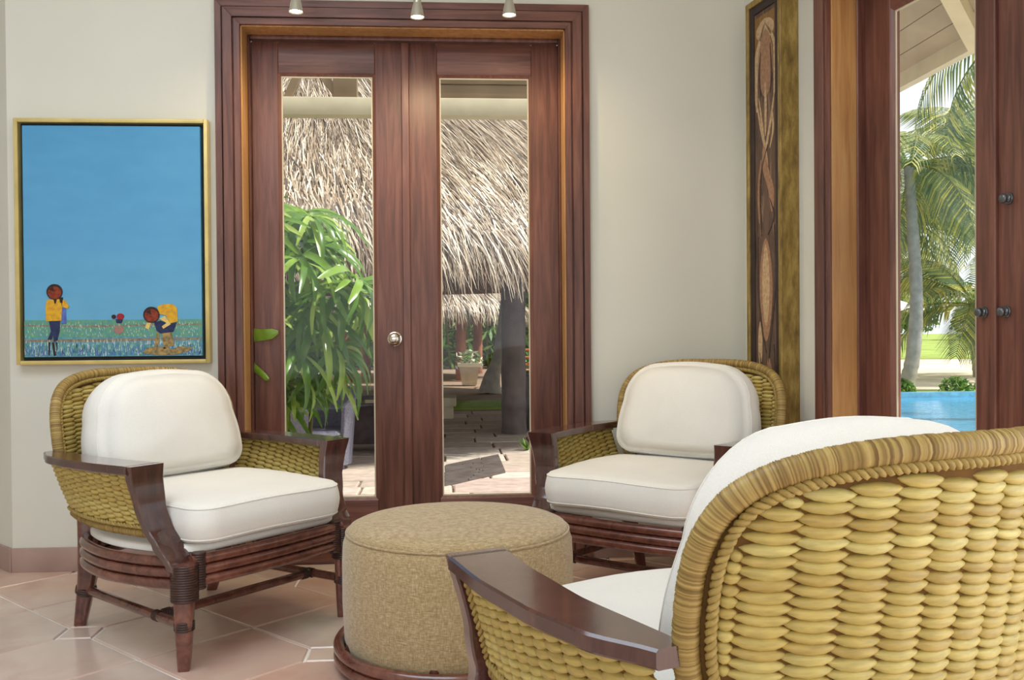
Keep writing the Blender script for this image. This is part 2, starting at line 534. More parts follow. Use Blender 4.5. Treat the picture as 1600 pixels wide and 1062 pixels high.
def leaf(root, x0, x1, z0, z1, gx0, gx1, gz0, gz1, y):
    t = .045
    for a, b in ((x0, gx0 - .012), (gx1 + .012, x1)):
        MB().box((a, y, z0), (b, y + t, z1), .003).build('stile', 'door_wood', root)
    MB().box((gx0 - .0125, y + .0005, gz1 + .012), (gx1 + .0125, y + t, z1), .003).build('rail', 'door_wood_h', root)
    MB().box((gx0 - .0125, y + .0005, z0), (gx1 + .0125, y + t, gz0 - .012), .003).build('rail', 'door_wood_h', root)
    # glazing beads, sloped towards the pane
    for P_ in ([(gx0 - .0125, gz0 - .0125), (gx1 + .0125, gz0 - .0125), (gx1, gz0), (gx0, gz0)], [(gx0 - .0125, gz1 + .0125), (gx0, gz1), (gx1, gz1), (gx1 + .0125, gz1 + .0125)],
               [(gx0 - .0125, gz0 - .0125), (gx0, gz0), (gx0, gz1), (gx0 - .0125, gz1 + .0125)], [(gx1 + .0125, gz0 - .0125), (gx1 + .0125, gz1 + .0125), (gx1, gz1), (gx1, gz0)]):
        mb = MB()
        cxy = [sum(p[i] for p in P_) / 4 for i in (0, 1)]
        def inner(p): return abs(p[0] - gx0) < .001 or abs(p[0] - gx1) < .001
        mb.loft([[(p[0], y + .03, p[1]) for p in P_], [(p[0], y + (.012 if ((gx0 - .001 <= p[0] <= gx1 + .001) and (gz0 - .001 <= p[1] <= gz1 + .001)) else .003), p[1]) for p in P_]])
        mb.build('glazing_bead', 'bead_wood', root, fix=True)
    for lo, hi in (((gx0, y + .0135, gz0), (gx0 + .006, y + .018, gz1)), ((gx1 - .006, y + .0135, gz0), (gx1, y + .018, gz1)), ((gx0 + .006, y + .0135, gz0), (gx1 - .006, y + .018, gz0 + .006)), ((gx0 + .006, y + .0135, gz1 - .006), (gx1 - .006, y + .018, gz1))):
        MB().box(lo, hi).build('glazing_seal', 'cream_beam', root, smooth=0)
    MB().box((gx0 - .004, y + .018, gz0 - .004), (gx1 + .004, y + .023, gz1 + .004)).build('glass_pane', 'glass', root, smooth=0)
def knob(root, x, y, z, mat, r=.026):
    h = r / .029
    prof = [(.030 * h, 0), (.030 * h, .004), (.014 * h, .008), (.012 * h, .022 * h), (r * .8, .028 * h), (r, .040 * h), (r * .92, .050 * h), (r * .6, .056 * h), (r * .2, .058 * h)]
    k = MB().loft([[(x + a * math.cos(2 * PI * i / 20), y - b, z + a * math.sin(2 * PI * i / 20)) for i in range(20)] for a, b in prof])
    o = k.build('knob', mat, root, smooth=60, fix=True)
    MB().loft([[(x + a * math.cos(2 * PI * i / 20), y - b, z + a * math.sin(2 * PI * i / 20)) for i in range(20)] for a, b in [(.034 * h, .0), (.034 * h, .004), (.031 * h, .006)]]).build('rosette', mat, o, fix=True)
YL = 0.135
t1 = struct(empty('trim_1', (0, D, 0)))
casing(t1, OX0, OX1, OZ, .110)
jambs(t1, OX0, OX1, OZ, YL - .005)
MB().box((OX0, .0, -.001), (OX1, TH, .018), .004).build('sill', 'door_wood_h', t1)
d1 = struct(empty('door_1', (0, D, 0)))
leaf(d1, -.888, -.184, .02, 2.385, -.755, -.337, .273, 2.230, YL)
MB().box((-.203, YL - .014, .02), (-.166, YL + .002, 2.385), .004).build('astragal', 'bead_wood', d1)
knob(d1, -.243, YL, 1.012, 'chrome', .029)
d2 = struct(empty('door_2', (0, D, 0)))
leaf(d2, -.181, .530, .02, 2.385, -.026, .392, .273, 2.230, YL)
t2 = struct(empty('trim_2')); t2.matrix_world = RWM
casing(t2, SO0, SO1, OZ, .098)
jambs(t2, SO0, SO1, OZ, .122)
d3 = struct(empty('door_3')); d3.matrix_world = RWM
leaf(d3, .725, 1.405, .02, 2.385, .890, 1.305, .273, 2.23, .128)
knob(d3, 1.355, .128, 1.095, 'dark_metal', .016)
d4 = struct(empty('door_4')); d4.matrix_world = RWM
leaf(d4, 1.408, 2.134, .02, 2.385, 1.56, 1.985, .273, 2.23, .128)
MB().box((1.395, .114, .02), (1.418, .130, 2.385), .004).build('astragal', 'door_wood', d4)
knob(d4, 1.452, .128, 1.095, 'dark_metal', .016)
knob(d4, 1.462, .128, 1.45, 'dark_metal', .016)

# ------------------------------------------------------------------ armchair (local: +x forward, +y sitter's left)
def rect_ring(c, ax, ay, hx, hy, ch):
    c, ax, ay = Vector(c), Vector(ax), Vector(ay)
    out = []
    for sx, sy, first in ((-1, -1, 0), (1, -1, 1), (1, 1, 0), (-1, 1, 1)):
        a = c + ax * (sx * (hx - ch)) + ay * (sy * hy)
        b = c + ax * (sx * hx) + ay * (sy * (hy - ch))
        out += [b, a] if first == 0 else [a, b]
    return out
HW = .375
def back_f(w, z):
    return -.785 - .080 * (z - .45) / .45 + .140 * (w / HW) ** 2
RIM = [(.300, .43), (.335, .52), (.360, .61), (.366, .70), (.360, .770), (.338, .824), (.295, .861), (.225, .884), (.13, .895), (0, .897)]
def rim_path(d=0.0, per=10):
    half = catmull([(w, z, 0) for w, z in RIM], per)
    pts = [(p.x, p.y) for p in half] + [(-p.x, p.y) for p in reversed(half[:-1])]
    out = []
    for i, (w, z) in enumerate(pts):
        a = Vector(pts[max(i - 1, 0)]); b = Vector(pts[min(i + 1, len(pts) - 1)])
        t = (b - a).normalized()
        nrm = Vector((t.y, -t.x))
        out.append((w + nrm.x * d, z + nrm.y * d))
    return out
def wmax_at(z, d):
    best = 0
    pts = rim_path(d)
    for (w0, z0), (w1, z1) in zip(pts, pts[1:]):
        if w0 >= 0 and (z0 - z) * (z1 - z) <= 0 and z0 != z1:
            t = (z - z0) / (z1 - z0)
            best = max(best, w0 + (w1 - w0) * t)
    return best
def zmax_at(w, d):
    for (w0, z0), (w1, z1) in zip(rim_path(d), rim_path(d)[1:]):
        if z0 > .6 and (w0 - w) * (w1 - w) <= 0 and w0 != w1:
            return z0 + (z1 - z0) * (w - w0) / (w1 - w0)
    return .85
def bead(mb, S, u0, u1, v, hv, th, tilt, rs):
    # one woven lobe: pointed lens lying along u on the surface S(u, v)
    st = [-1.0, -.82, -.5, 0, .5, .82, 1.0]
    pr = [.05, .46, .82, 1.0, .82, .46, .05]
    e = 1e-3
    rings = []
    for s, p in zip(st, pr):
        u = (u0 + u1) / 2 + (u1 - u0) / 2 * s * 1.18
        vv = v + tilt * s - .25 * hv * (1 - s * s)
        c = S(u, vv)
        tu = (S(u + e, vv) - S(u - e, vv)).normalized()
        tv = (S(u, vv + e) - S(u, vv - e)).normalized()
        nn = tu.cross(tv).normalized()
        ring = []
        for k in range(8):
            a = 2 * PI * k / 8
            ring.append(c + nn * (math.cos(a) * th * p * rs) + tv * (math.sin(a) * hv * p))
        rings.append(ring)
    mb.loft(rings)
def braid(path, r=.0052, turns=90, n=5):
    # two strands twisted round each other along a path
    mbs = MB()
    P = [Vector(p) for p in path]
    L = [0]
    for a, b in zip(P, P[1:]): L.append(L[-1] + (b - a).length)
    N = turns * 5
    for ph in (0, PI):
        pts = []
        for i in range(N + 1):
            s = L[-1] * i / N
            k = 0
            while k < len(L) - 2 and L[k + 1] < s: k += 1
            t = (s - L[k]) / max(1e-9, L[k + 1] - L[k])
            c = P[k].lerp(P[k + 1], t)
            tg = (P[k + 1] - P[k]).normalized()
            up_ = Vector((1, 0, 0)) if abs(tg.x) < .8 else Vector((0, 0, 1))
            a = (up_ - tg * up_.dot(tg)).normalized(); b = tg.cross(a)
            an = 2 * PI * turns * i / N / 2 + ph
            pts.append(c + (a * math.cos(an) + b * math.sin(an)) * r * .8)
        mbs.tube(pts, r, n)
    return mbs
def dense(path, step):
    P = [Vector(p) for p in path]
    L = [0]
    for a, b in zip(P, P[1:]): L.append(L[-1] + (b - a).length)
    N = int(L[-1] / step)
    out = []
    k = 0
    for i in range(N + 1):
        s = L[-1] * i / N
        while k < len(L) - 2 and L[k + 1] < s: k += 1
        t = (s - L[k]) / max(1e-9, L[k + 1] - L[k])
        out.append(P[k].lerp(P[k + 1], t))
    return out
def wrapped(path, r, step=.0017):
    pts = dense(path, step)
    mb = MB()
    n = len(pts) - 1
    seed = [random.uniform(-.0006, .0008) for _ in range(n + 1)]
    mb.tube(pts, lambda t: r + (.0011 if int(round(t * n)) % 2 else 0) + seed[int(round(t * n))], 12)
    class W_:
        def build(self, name, mat, parent, smooth=180):
            o = mb.build(name, mat, parent, smooth=smooth)
            at_ = o.data.attributes.new('thread', 'FLOAT', 'POINT')
            vals = []
            for i in range(n + 1):
                c_ = random.random()
                vals += [c_] * 12
            at_.data.foreach_set('value', vals)
            return o
    return W_()
def binding(c, ax, r, length, parent, rad=None):
    # wound rattan: stacked thin hoops round an axis
    ax = Vector(ax).normalized(); c = Vector(c)
    n = max(2, int(length / .0075))
    pts, rr = [], []
    for i in range(n * 4 + 1):
        t = i / (n * 4)
        pts.append(c + ax * (t - .5) * length)
        rr.append(r + .0022 * abs(math.sin(PI * t * n)))
    return MB().tube(pts, lambda t: rr[int(round(t * n * 4))], 14).build('binding', 'binding', parent, smooth=50)
ARM_IN = [(-.75, .345), (-.665, .362), (-.45, .374), (-.29, .364), (-.09, .340)]
ARM_OUT = [(-.75, .385), (-.70, .412), (-.58, .462), (-.45, .478), (-.29, .478), (-.09, .459)]
PL_F = [(.30, .008), (.34, -.004), (.39, -.045), (.44, -.076), (.51, -.095), (.59, -.098), (.64, -.090)]
PL_I = [(.30, .292), (.38, .306), (.50, .330), (.64, .340)]
PL_O = [(.30, .374), (.38, .394), (.50, .425), (.64, .459)]
def make_armchair():
    ch = empty('armchair')
    # legs
    for s in (1, -1):
        pts = [(-.008 + .008 * t, s * .334, .335 * t) for t in [i / 10 for i in range(11)]]
        lg = MB().tube(pts, lambda t: .019 + .019 * t ** .8, 24, lobes=4, depth=.13).build('leg', 'chair_pole', ch, smooth=50)
        binding((-.001, s * .334, .275), (0, 0, 1), .041, .115, lg)
        binding((-.005, s * .334, .140), (0, 0, 1), .030, .03, lg)
    for s in (1, -1):
        pts = catmull([(-.712, s * .279, 0), (-.675, s * .283, .10), (-.635, s * .29, .20), (-.612, s * .297, .30), (-.61, s * .30, .44)], 4)
        lg = MB().tube(pts, lambda t: .021 + .016 * min(1, t * 1.6), 24, lobes=4, depth=.13).build('leg', 'chair_pole', ch, smooth=50)
        binding((-.660, s * .285, .138), (.38, 0, 1), .034, .024, lg)
    # seat frame: three stacked poles on every side
    for k, z in enumerate((.270, .304, .338)):
        MB().tube(catmull([(.004, -.315, z), (.018, -.15, z), (.022, 0, z), (.018, .15, z), (.004, .315, z)], 5), .0172, 12).build('seat_rail', 'chair_pole', ch)
        for s in (1, -1):
            MB().tube(catmull([(-.02, s * .345, z), (-.14, s * .388, z), (-.32, s * .408, z), (-.5, s * .372, z), (-.60, s * .315, z)], 5), .0172, 12).build('seat_rail', 'chair_pole', ch)
        MB().tube(catmull([(-.60, -.30, z), (-.655, -.15, z), (-.67, 0, z), (-.655, .15, z), (-.60, .30, z)], 4), .0172, 10).build('seat_rail', 'chair_pole', ch)
    for s in (1, -1):
        binding((.006, s * .287, .304), (0, 0, 1), .021, .115, ch)
    # stretchers
    for s in (1, -1):
        st = MB().tube([(-.66, s * .285, .138), (-.33, s * .312, .139), (-.008, s * .334, .140)], .0155, 12).build('stretcher', 'chair_pole', ch)
        binding((-.165, s * .322, .140), (1, .06 * s, 0), .0165, .03, st)
    st = MB().tube([(-.165, -.322, .140), (-.165, 0, .140), (-.165, .322, .140)], .0155, 12).build('stretcher', 'chair_pole', ch)
    for s in (1, -1): binding((-.165, s * .29, .140), (0, 1, 0), .0165, .03, st)
    # deck pad on the rails
    outl = catmull([(.0, .27, 0), (-.08, .345, 0), (-.3, .385, 0), (-.5, .35, 0), (-.60, .28, 0), (-.645, .14, 0), (-.65, 0, 0)], 5)
    outl = [(p.x, p.y) for p in outl] + [(p.x, -p.y) for p in reversed(outl[:-1])]
    def sc_(k, z): return [(-.31 + (x + .31) * k, y * k, z) for x, y in outl]
    MB().loft([sc_(.96, .352), sc_(1, .360), sc_(1, .374), sc_(.97, .382), sc_(.5, .383)]).build('seat_deck', 'cushion', ch, smooth=60, fix=True)
    # arms
    for s in (1, -1):
        fs = [-.692 + (.582) * i / 24 for i in range(25)]
        rings = []
        for f in fs:
            a, b = interp(ARM_IN, f), interp(ARM_OUT, f)
            rings.append(rect_ring((f, s * (a + b) / 2, .626), (0, 1, 0), (0, 0, 1), (b - a) / 2, .014, .004))
        MB().loft(rings).build('armrest', 'chair_wood', ch, smooth=40, fix=True)
        rings = []
        for i in range(21):
            z = .312 + .328 * i / 20
            ff, a, b = interp(PL_F, z), interp(PL_I, z), interp(PL_O, z)
            th = .036
            sl = (interp(PL_F, min(.64, z + .01)) - interp(PL_F, max(.3, z - .01))) / .02
            th = .034 * math.sqrt(1 + min(sl * sl, 1.5))
            rings.append(rect_ring((ff - th / 2, s * (a + b) / 2, z), (1, 0, 0), (0, 1, 0), th / 2, (b - a) / 2, .004))
        MB().loft(rings).build('arm_support', 'chair_wood', ch, smooth=40, fix=True)
        # woven arm panel
        FA, FB = -.135, -.655
        def S(u, v, s=s):
            f0 = interp(PL_F, .432 + .182 * v) - .052
            f = f0 + (FB - f0) * u
            top = interp(ARM_OUT, f) - .030
            bot = .372 + .028 * math.sin(PI * min(1, max(0, u))) - .045 * u * u
            w = bot + (top - bot) * (v ** .8 if v > 0 else 0)
            return Vector((f, s * w, .432 + .182 * v))
        cols, rows = 12, 11
        for c in range(cols):
            mb = MB()
            for r_ in range(rows):
                vv = (r_ + .5 + (.5 if c % 2 else 0)) / rows
                if vv > 1.0: continue
                bead(mb, S, c / cols, (c + 1) / cols, vv, .0105, .0115, random.uniform(-.01, .01) + .012, 1)
            mb.build('woven_strand', 'weave', ch, smooth=180)
        core = MB()
        gr = [[S(i / 12, j / 6) for j in range(7)] for i in range(13)]
        core.loft([[p for p in row] for row in gr], closed=False, caps=False)
        core.build('panel_core', 'weave_core', ch, smooth=60)
        wrapped([S(i / 30, -.05) + Vector((0, 0, -.004)) for i in range(31)], .0135).build('panel_edge', 'wrap', ch, smooth=180)
        pth = [S(-.015, j / 10) for j in range(11)]
        braid([p + Vector((0, s * .008, 0)) for p in pth], .0045, 14).build('braid_cord', 'braid', ch, smooth=180)
        braid([S(i / 20, .045) + Vector((0, s * .012, 0)) for i in range(21)], .0045, 36).build('braid_cord', 'braid', ch, smooth=180)
        braid([S(i / 20, .965) - Vector((0, s * .010, 0)) for i in range(21)], .0045, 36).build('braid_cord', 'braid', ch, smooth=180)
    # back shell
    def SB(w, z): return Vector((back_f(w, z), w, z))
    cw = .058
    ncol = 13
    w00 = -cw * ncol / 2 - .004
    for c in range(ncol):
        a, b = w00 + c * cw, w00 + (c + 1) * cw
        mb = MB()
        z = .435 + (.0078 if c % 2 else 0)
        while z < .86:
            lim = wmax_at(z, -.031)
            a2, b2 = max(a, -lim), min(b, lim)
            if b2 - a2 > .012:
                k = min(1, (b2 - a2) / cw * 1.2)
                bead(mb, SB, a2, b2, z + random.uniform(-.0012, .0012), .0102 * (.75 + .25 * k) * random.uniform(.92, 1.1), .0125, random.uniform(-.0014, .0014) + .0014, .6 + .4 * k)
            z += .0156
        mb.build('woven_strand', 'weave', ch, smooth=180)
    core = MB()
    rows = []
    for j in range(20):
        z = .42 + .46 * j / 19
        lim = max(.02, wmax_at(z, -.01)) if z < .876 else .1
        rows.append([SB(-lim + 2 * lim * i / 20, z) for i in range(21)])
    core.loft(rows, closed=False, caps=False)
    core.build('panel_core', 'weave_core', ch, smooth=60)
    wrapped([SB(w, z) for w, z in rim_path(0)], .0175).build('rim_roll', 'wrap', ch, smooth=180)
    for off in (-.011, .011):
        braid([SB(w, z) + Vector((off, 0, 0)) for w, z in rim_path(-.0205)], .0050, 140).build('braid_cord', 'braid', ch, smooth=180)
    wrapped([SB(-.30 + .60 * i / 30, .428) for i in range(31)], .014).build('panel_edge', 'wrap', ch, smooth=180)
    return ch
def cushion_mesh(name, outline, bottom, top, crown_b, crown_t, rnd, wob=.004):
    # outline: closed list of (x, y); soft box between bottom and top with crowned faces
    n = len(outline)
    cx = sum(p[0] for p in outline) / n; cy = sum(p[1] for p in outline) / n
    rmin = min(math.hypot(x - cx, y - cy) for x, y in outline)
    def ring(ins, z, k=None):
        out = []
        for x, y in outline:
            d = math.hypot(x - cx, y - cy)
            kk = k if k is not None else 1 - ins / d
            px, py = cx + (x - cx) * kk, cy + (y - cy) * kk
            zz = z + wob * math.sin(9 * px + 1.3) * math.cos(11 * py + .4)
            out.append((px, py, zz))
        return out
    H_ = top - bottom
    rings = []
    for k in (.12, .4, .7, .88): rings.append(ring(0, bottom - crown_b * (1 - k * k), k))
    for a in (-90, -60, -30, 0):
        rings.append(ring(rnd * (1 - math.cos(R(a))), bottom + rnd + rnd * math.sin(R(a))))
    bulge = -.006
    for t in (.25, .5, .75): rings.append(ring(bulge * math.sin(PI * t), bottom + rnd + (H_ - 2 * rnd) * t))
    for a in (0, 30, 60, 90):
        rings.append(ring(rnd * (1 - math.cos(R(a))), top - rnd + rnd * math.sin(R(a))))
    for k in (.88, .7, .4, .12): rings.append(ring(0, top + crown_t * (1 - k * k), k))
    mb = MB().loft(rings)
    return mb, rings
def rounded_outline(x0, x1, hw0, hw1, r0_, r1_, n=10, bulge=.0):
    # x0 back, x1 front, half widths at back / front, corner radii at back / front
    pts = []
    def arc(cx, cy, r, a0, a1):
        for i in range(n + 1):
            a = R(a0 + (a1 - a0) * i / n)
            pts.append((cx + r * math.cos(a), cy + r * math.sin(a)))
    arc(x1 - r1_, -hw1 + r1_, r1_, -90, 0)
    for i in range(1, 8):
        t = i / 8; pts.append((x1 + bulge * math.sin(PI * t), -hw1 + r1_ + (2 * hw1 - 2 * r1_) * t))
    arc(x1 - r1_, hw1 - r1_, r1_, 0, 90)
    for i in range(1, 6):
        t = i / 6; pts.append((x1 - r1_ + (x0 + r0_ - x1 + r1_) * t, hw1 + (hw0 - hw1) * t + bulge * .8 * math.sin(PI * t)))
    arc(x0 + r0_, hw0 - r0_, r0_, 90, 180)
    for i in range(1, 8):
        t = i / 8; pts.append((x0 - bulge * math.sin(PI * t), (hw0 - r0_) * (1 - 2 * t)))
    arc(x0 + r0_, -hw0 + r0_, r0_, 180, 270)
    for i in range(1, 6):
        t = i / 6; pts.append((x0 + r0_ + (x1 - r1_ - x0 - r0_) * t, -hw0 + (hw0 - hw1) * t - bulge * .8 * math.sin(PI * t)))
    return pts
def make_seat_cushion():
    ol = rounded_outline(-.60, .050, .320, .312, .06, .085, bulge=.012)
    mb, rings = cushion_mesh('seat_cushion', ol, .388, .512, .0, .014, .026)
    o = mb.build('seat_cushion', 'cushion', None, smooth=180, fix=True)
    for idx, z in ((6, 0), (12, 0)):
        MB().tube(rings[idx], .0024, 6, loop=True).build('piping', 'cushion', o, smooth=180)
    return o
def make_back_cushion():
    ol = rounded_outline(-.186, .198, .304, .288, .075, .165, bulge=.008)
    mb, rings = cushion_mesh('back_cushion', ol, -.070, .070, .02, .048, .036, wob=.006)
    # lying (x up the back, y across, z thickness) -> standing, leaning back, front face forward
    Mx = Matrix.Translation((-.612, 0, .702)) @ Matrix.Rotation(R(-13), 4, 'Y') @ Matrix(((0, 0, 1, 0), (0, 1, 0, 0), (1, 0, 0, 0), (0, 0, 0, 1)))
    mb.xform(Mx)
    o = mb.build('back_cushion', 'cushion', None, smooth=180, fix=True)
    p = [Mx @ Vector(v_) for v_ in rings[12]]
    MB().tube(p, .0016, 6, loop=True).build('piping', 'cushion', o, smooth=180)
    return o
CHAIRS = [
    ((-.603, 3.189), -40.1, 'by the blue painting on the left'),
    ((.610, 3.343), -129.9, 'in the corner beside the tall narrow painting'),
    ((.382, 1.963), 112.4, 'nearest the camera, seen from behind'),
]
chair0 = make_armchair()
seat0 = make_seat_cushion()
back0 = make_back_cushion()
CL_ = ['woven rattan armchair with dark wooden arms under the blue field painting',
       'woven rattan armchair standing in the corner beside the tall narrow painting',
       'woven rattan armchair in the foreground, its yellow woven back to the viewer']
SL_ = ['white seat cushion of the armchair under the blue field painting',
       'cream seat cushion of the corner armchair beside the tall narrow painting',
       'white seat cushion of the foreground armchair, mostly hidden behind its woven back']
BL_ = ['white back cushion of the armchair under the blue field painting',
       'cream rounded back cushion of the corner armchair beside the tall narrow painting',
       'cream back cushion showing above the woven back of the foreground armchair']
for k, ((x, y), a, _) in enumerate(CHAIRS):
    for proto, labs, cat, grp in ((chair0, CL_, 'armchair', 'woven armchairs round the ottoman'), (seat0, SL_, 'cushion', 'seat cushions on the armchairs'), (back0, BL_, 'cushion', 'back cushions on the armchairs')):
        o = proto if k == 0 else copy_tree(proto)
        tag(o, labs[k], cat, grp)
for k, ((x, y), a, _) in enumerate(CHAIRS):
    for nm in ('armchair', 'seat_cushion', 'back_cushion'):
        o = bpy.data.objects[nm if k == 0 else '%s.%03d' % (nm, k)]
        o.location = (x, y, 0)
        o.rotation_euler = (0, 0, R(a))

# ------------------------------------------------------------------ ottoman
ot = tag(empty('ottoman', (.03, 2.975, 0)), 'round beige upholstered ottoman on a dark cane ring between the armchairs', 'ottoman')
def circ(r, z, n=64): return [(r * math.cos(2 * PI * i / n), r * math.sin(2 * PI * i / n), z) for i in range(n)]
MB().loft([circ(.33, .05), circ(.352, .055), circ(.362, .09), circ(.367, .2), circ(.367, .33), circ(.364, .385), circ(.357, .408), circ(.350, .418)]).build('side_cover', 'ottoman', ot, smooth=60)
MB().loft([circ(.350, .412), circ(.352, .421), circ(.343, .432), circ(.32, .442), circ(.27, .451), circ(.18, .458), circ(.08, .461), circ(.02, .461)]).build('top_cover', 'ottoman', ot, smooth=60)
MB().tube(circ(.3535, .4165), .0042, 6, loop=True).build('welt', 'ottoman', ot, smooth=180)
for z in (.034, .068):
    MB().tube(circ(.380, z), .0175, 10, loop=True).build('base_ring', 'chair_pole', ot, smooth=180)
for k in range(6):
    a = 2 * PI * (k + .3) / 6
    MB().tube([(.345 * math.cos(a), .345 * math.sin(a), 0), (.345 * math.cos(a), .345 * math.sin(a), .09)], .02, 12).build('foot', 'chair_pole', ot)

# ------------------------------------------------------------------ framed field painting
plain('gilt', rgb(206, 184, 116), .35, .5, .25, var=.12, nscale=12)
plain('black_lac', rgb(26, 30, 34), .5, .4, var=.1)
q = NT('canvas_blue', .55, .3)
v = q.coords((2, 1, 5))
g = q.coords((1, 1, 1), 'Generated')
sx = q.n('ShaderNodeSeparateXYZ'); q.l(g, sx.inputs[0])
c = q.ramp(sx.outputs['Z'], [(.12, rgb(110, 180, 216)), (.55, rgb(92, 160, 204)), (1, rgb(84, 154, 198))])
q.base(q.mix(c, q.ramp(q.noise(v, 3, 4), [(.3, (.93, .95, .97, 1)), (.7, (1.05, 1.03, 1.02, 1))]), 1, 'MULTIPLY'))
MAT['canvas_blue'] = q.m
def paint(name, c, c2=None):
    c2 = c2 or c
    q = NT(name, .55, .3)
    q.base(q.ramp(q.noise(q.coords((60, 1, 60)), 1.0, 3), [(.35, c), (.65, c2)]))
    MAT[name] = q.m
paint('p_yellow', rgb(226, 178, 40), rgb(206, 146, 44)); paint('p_navy', rgb(30, 38, 70), rgb(48, 56, 96)); paint('p_hat', rgb(150, 62, 34), rgb(110, 40, 26))
paint('p_dark', rgb(40, 26, 26), rgb(60, 36, 30)); paint('p_red', rgb(170, 40, 48), rgb(140, 28, 40)); paint('p_blue', rgb(80, 96, 170), rgb(96, 120, 190))
paint('p_green', rgb(110, 160, 120), rgb(88, 150, 150)); paint('p_teal', rgb(104, 166, 160), rgb(80, 128, 170)); paint('p_earth', rgb(120, 104, 96), rgb(150, 140, 110)); paint('p_skin', rgb(220, 180, 90), rgb(226, 200, 130))
paint('p_brown', rgb(110, 96, 70), rgb(180, 150, 90)); paint('p_white', rgb(226, 232, 226)); paint('p_redref', rgb(176, 104, 96), rgb(150, 130, 120))
PX0, PX1, PZ0, PZ1 = -1.868, -1.044, .914, 1.985
fp = tag(empty('field_painting', (0, D, 0)), 'framed painting of farm workers in a green field under blue sky', 'painting')
fw_, fd = .017, .050
for lo, hi in (((PX0, -fd, PZ0), (PX0 + fw_, 0, PZ1)), ((PX1 - fw_, -fd, PZ0), (PX1, 0, PZ1)), ((PX0 + fw_, -fd, PZ0), (PX1 - fw_, 0, PZ0 + fw_)), ((PX0 + fw_, -fd, PZ1 - fw_), (PX1 - fw_, 0, PZ1))):
    MB().box(lo, hi, .002).build('frame_bar', 'gilt', fp)
MB().box((PX0 + fw_ - .001, -.012, PZ0 + fw_ - .001), (PX1 - fw_ + .001, -.002, PZ1 - fw_ + .001)).build('backing', 'black_lac', fp, smooth=0)
CX0, CX1, CZ0, CZ1 = PX0 + fw_ + .016, PX1 - fw_ - .016, PZ0 + fw_ + .016, PZ1 - fw_ - .014
cv = MB().box((CX0, -.042, CZ0), (CX1, -.010, CZ1), .002).build('canvas', 'canvas_blue', fp)
def P6(x, y):      # painted position on the canvas
    return CX0 + (x - 168) / 1322 * (CX1 - CX0), CZ1 - (430 + y / 4.706 - 192) / 368 * (CZ1 - CZ0)
layer = [0]
def daub(name, mat, polys, lift=None):
    layer[0] += 1
    y = -.0424 - .00025 * layer[0]
    if not lift:
        for p in polys:
            pts = [P6(*a) for a in p]
            MB().loft([[(a, -.0418, b) for a, b in pts], [(a, y, b) for a, b in pts]]).build(name, mat, cv, smooth=0, fix=True)
        return
    mb = MB()
    for p in polys:
        pts = [P6(*a) for a in p]
        mb.loft([[(a, -.0418, b) for a, b in pts], [(a, y, b) for a, b in pts]])
    return mb.build(name, mat, cv, smooth=0, fix=True)
def ell(cx, cy, rx, ry=None, n=20):
    ry = ry or rx
    return [(cx + rx * math.cos(2 * PI * i / n), cy + ry * math.sin(2 * PI * i / n)) for i in range(n)]
daub('painted_field', 'p_green', [[(168, 335), (1490, 335), (1490, 470), (168, 470)]])
daub('painted_water', 'p_teal', [[(168, 465), (1490, 465), (1490, 611), (168, 611)]])
rnd = random.Random(3)
def blades(n, y0, y1, mat, nm, wide=3, hl=(18, 40)):
    ps = []
    for _ in range(n):
        x, y, h_ = rnd.uniform(172, 1484), rnd.uniform(y0, y1), rnd.uniform(*hl)
        y = min(y, 609); k = rnd.uniform(-6, 6)
        ps.append([(x - wide, y), (x + wide, y), (min(1488, max(170, x + k)), y - h_)])
    stuff(daub(nm, mat, ps, True))
daub('painted_bank', 'p_earth', [[(168, 368), (600, 378), (1490, 366), (1490, 378), (700, 390), (168, 380)], [(168, 482), (1050, 476), (1490, 474), (1490, 490), (900, 500), (168, 500)]])
blades(240, 360, 470, 'p_white', 'painted_grass', 1.6, (10, 26)); blades(220, 360, 480, 'p_green', 'painted_grass', 2.5, (10, 26))
blades(300, 500, 609, 'p_white', 'painted_grass', 2, (18, 46)); blades(220, 520, 609, 'p_green', 'painted_grass', 3, (18, 50)); blades(160, 560, 609, 'p_blue', 'painted_grass', 3, (18, 40))
daub('painted_reflection', 'p_dark', [[(345, 500), (358, 500), (352, 600), (344, 600)], [(370, 505), (385, 500), (400, 600), (385, 606)], [(398, 500), (410, 500), (408, 580)]])
daub('painted_reflection', 'p_redref', [ell(868, 412, 38, 30)])
daub('painted_reflection', 'p_brown', [[(1040, 590), (1080, 548), (1180, 540), (1260, 560), (1330, 540), (1420, 552), (1400, 570), (1300, 600), (1180, 606)], [(1150, 430), (1170, 440), (1160, 540), (1130, 540)], [(1190, 440), (1260, 430), (1280, 530), (1200, 560)]])
daub('painted_trousers', 'p_navy', [[(350, 338), (432, 338), (430, 410), (410, 490), (385, 500), (380, 440), (370, 482), (338, 482), (365, 420)], [(1130, 355), (1180, 345), (1240, 370), (1300, 358), (1275, 430), (1180, 442), (1150, 420)], [(845, 330), (898, 335), (890, 362), (850, 360)]])
daub('painted_bag', 'p_blue', [[(443, 225), (476, 240), (478, 358), (445, 362)]])
daub('painted_jacket', 'p_yellow', [[(338, 182), (440, 178), (452, 210), (443, 340), (352, 342), (330, 345), (328, 240)], [(440, 182), (472, 186), (502, 235), (488, 250), (450, 235)], [(1155, 240), (1200, 221), (1270, 219), (1303, 250), (1308, 350), (1250, 366), (1222, 305), (1168, 292)]])
daub('painted_sleeve', 'p_skin', [[(1170, 330), (1213, 308), (1257, 372), (1200, 406), (1188, 388), (1225, 362)], [(1075, 362), (1110, 358), (1090, 412), (1063, 398)]])
daub('painted_coat', 'p_red', [ell(880, 312, 27, 24)])
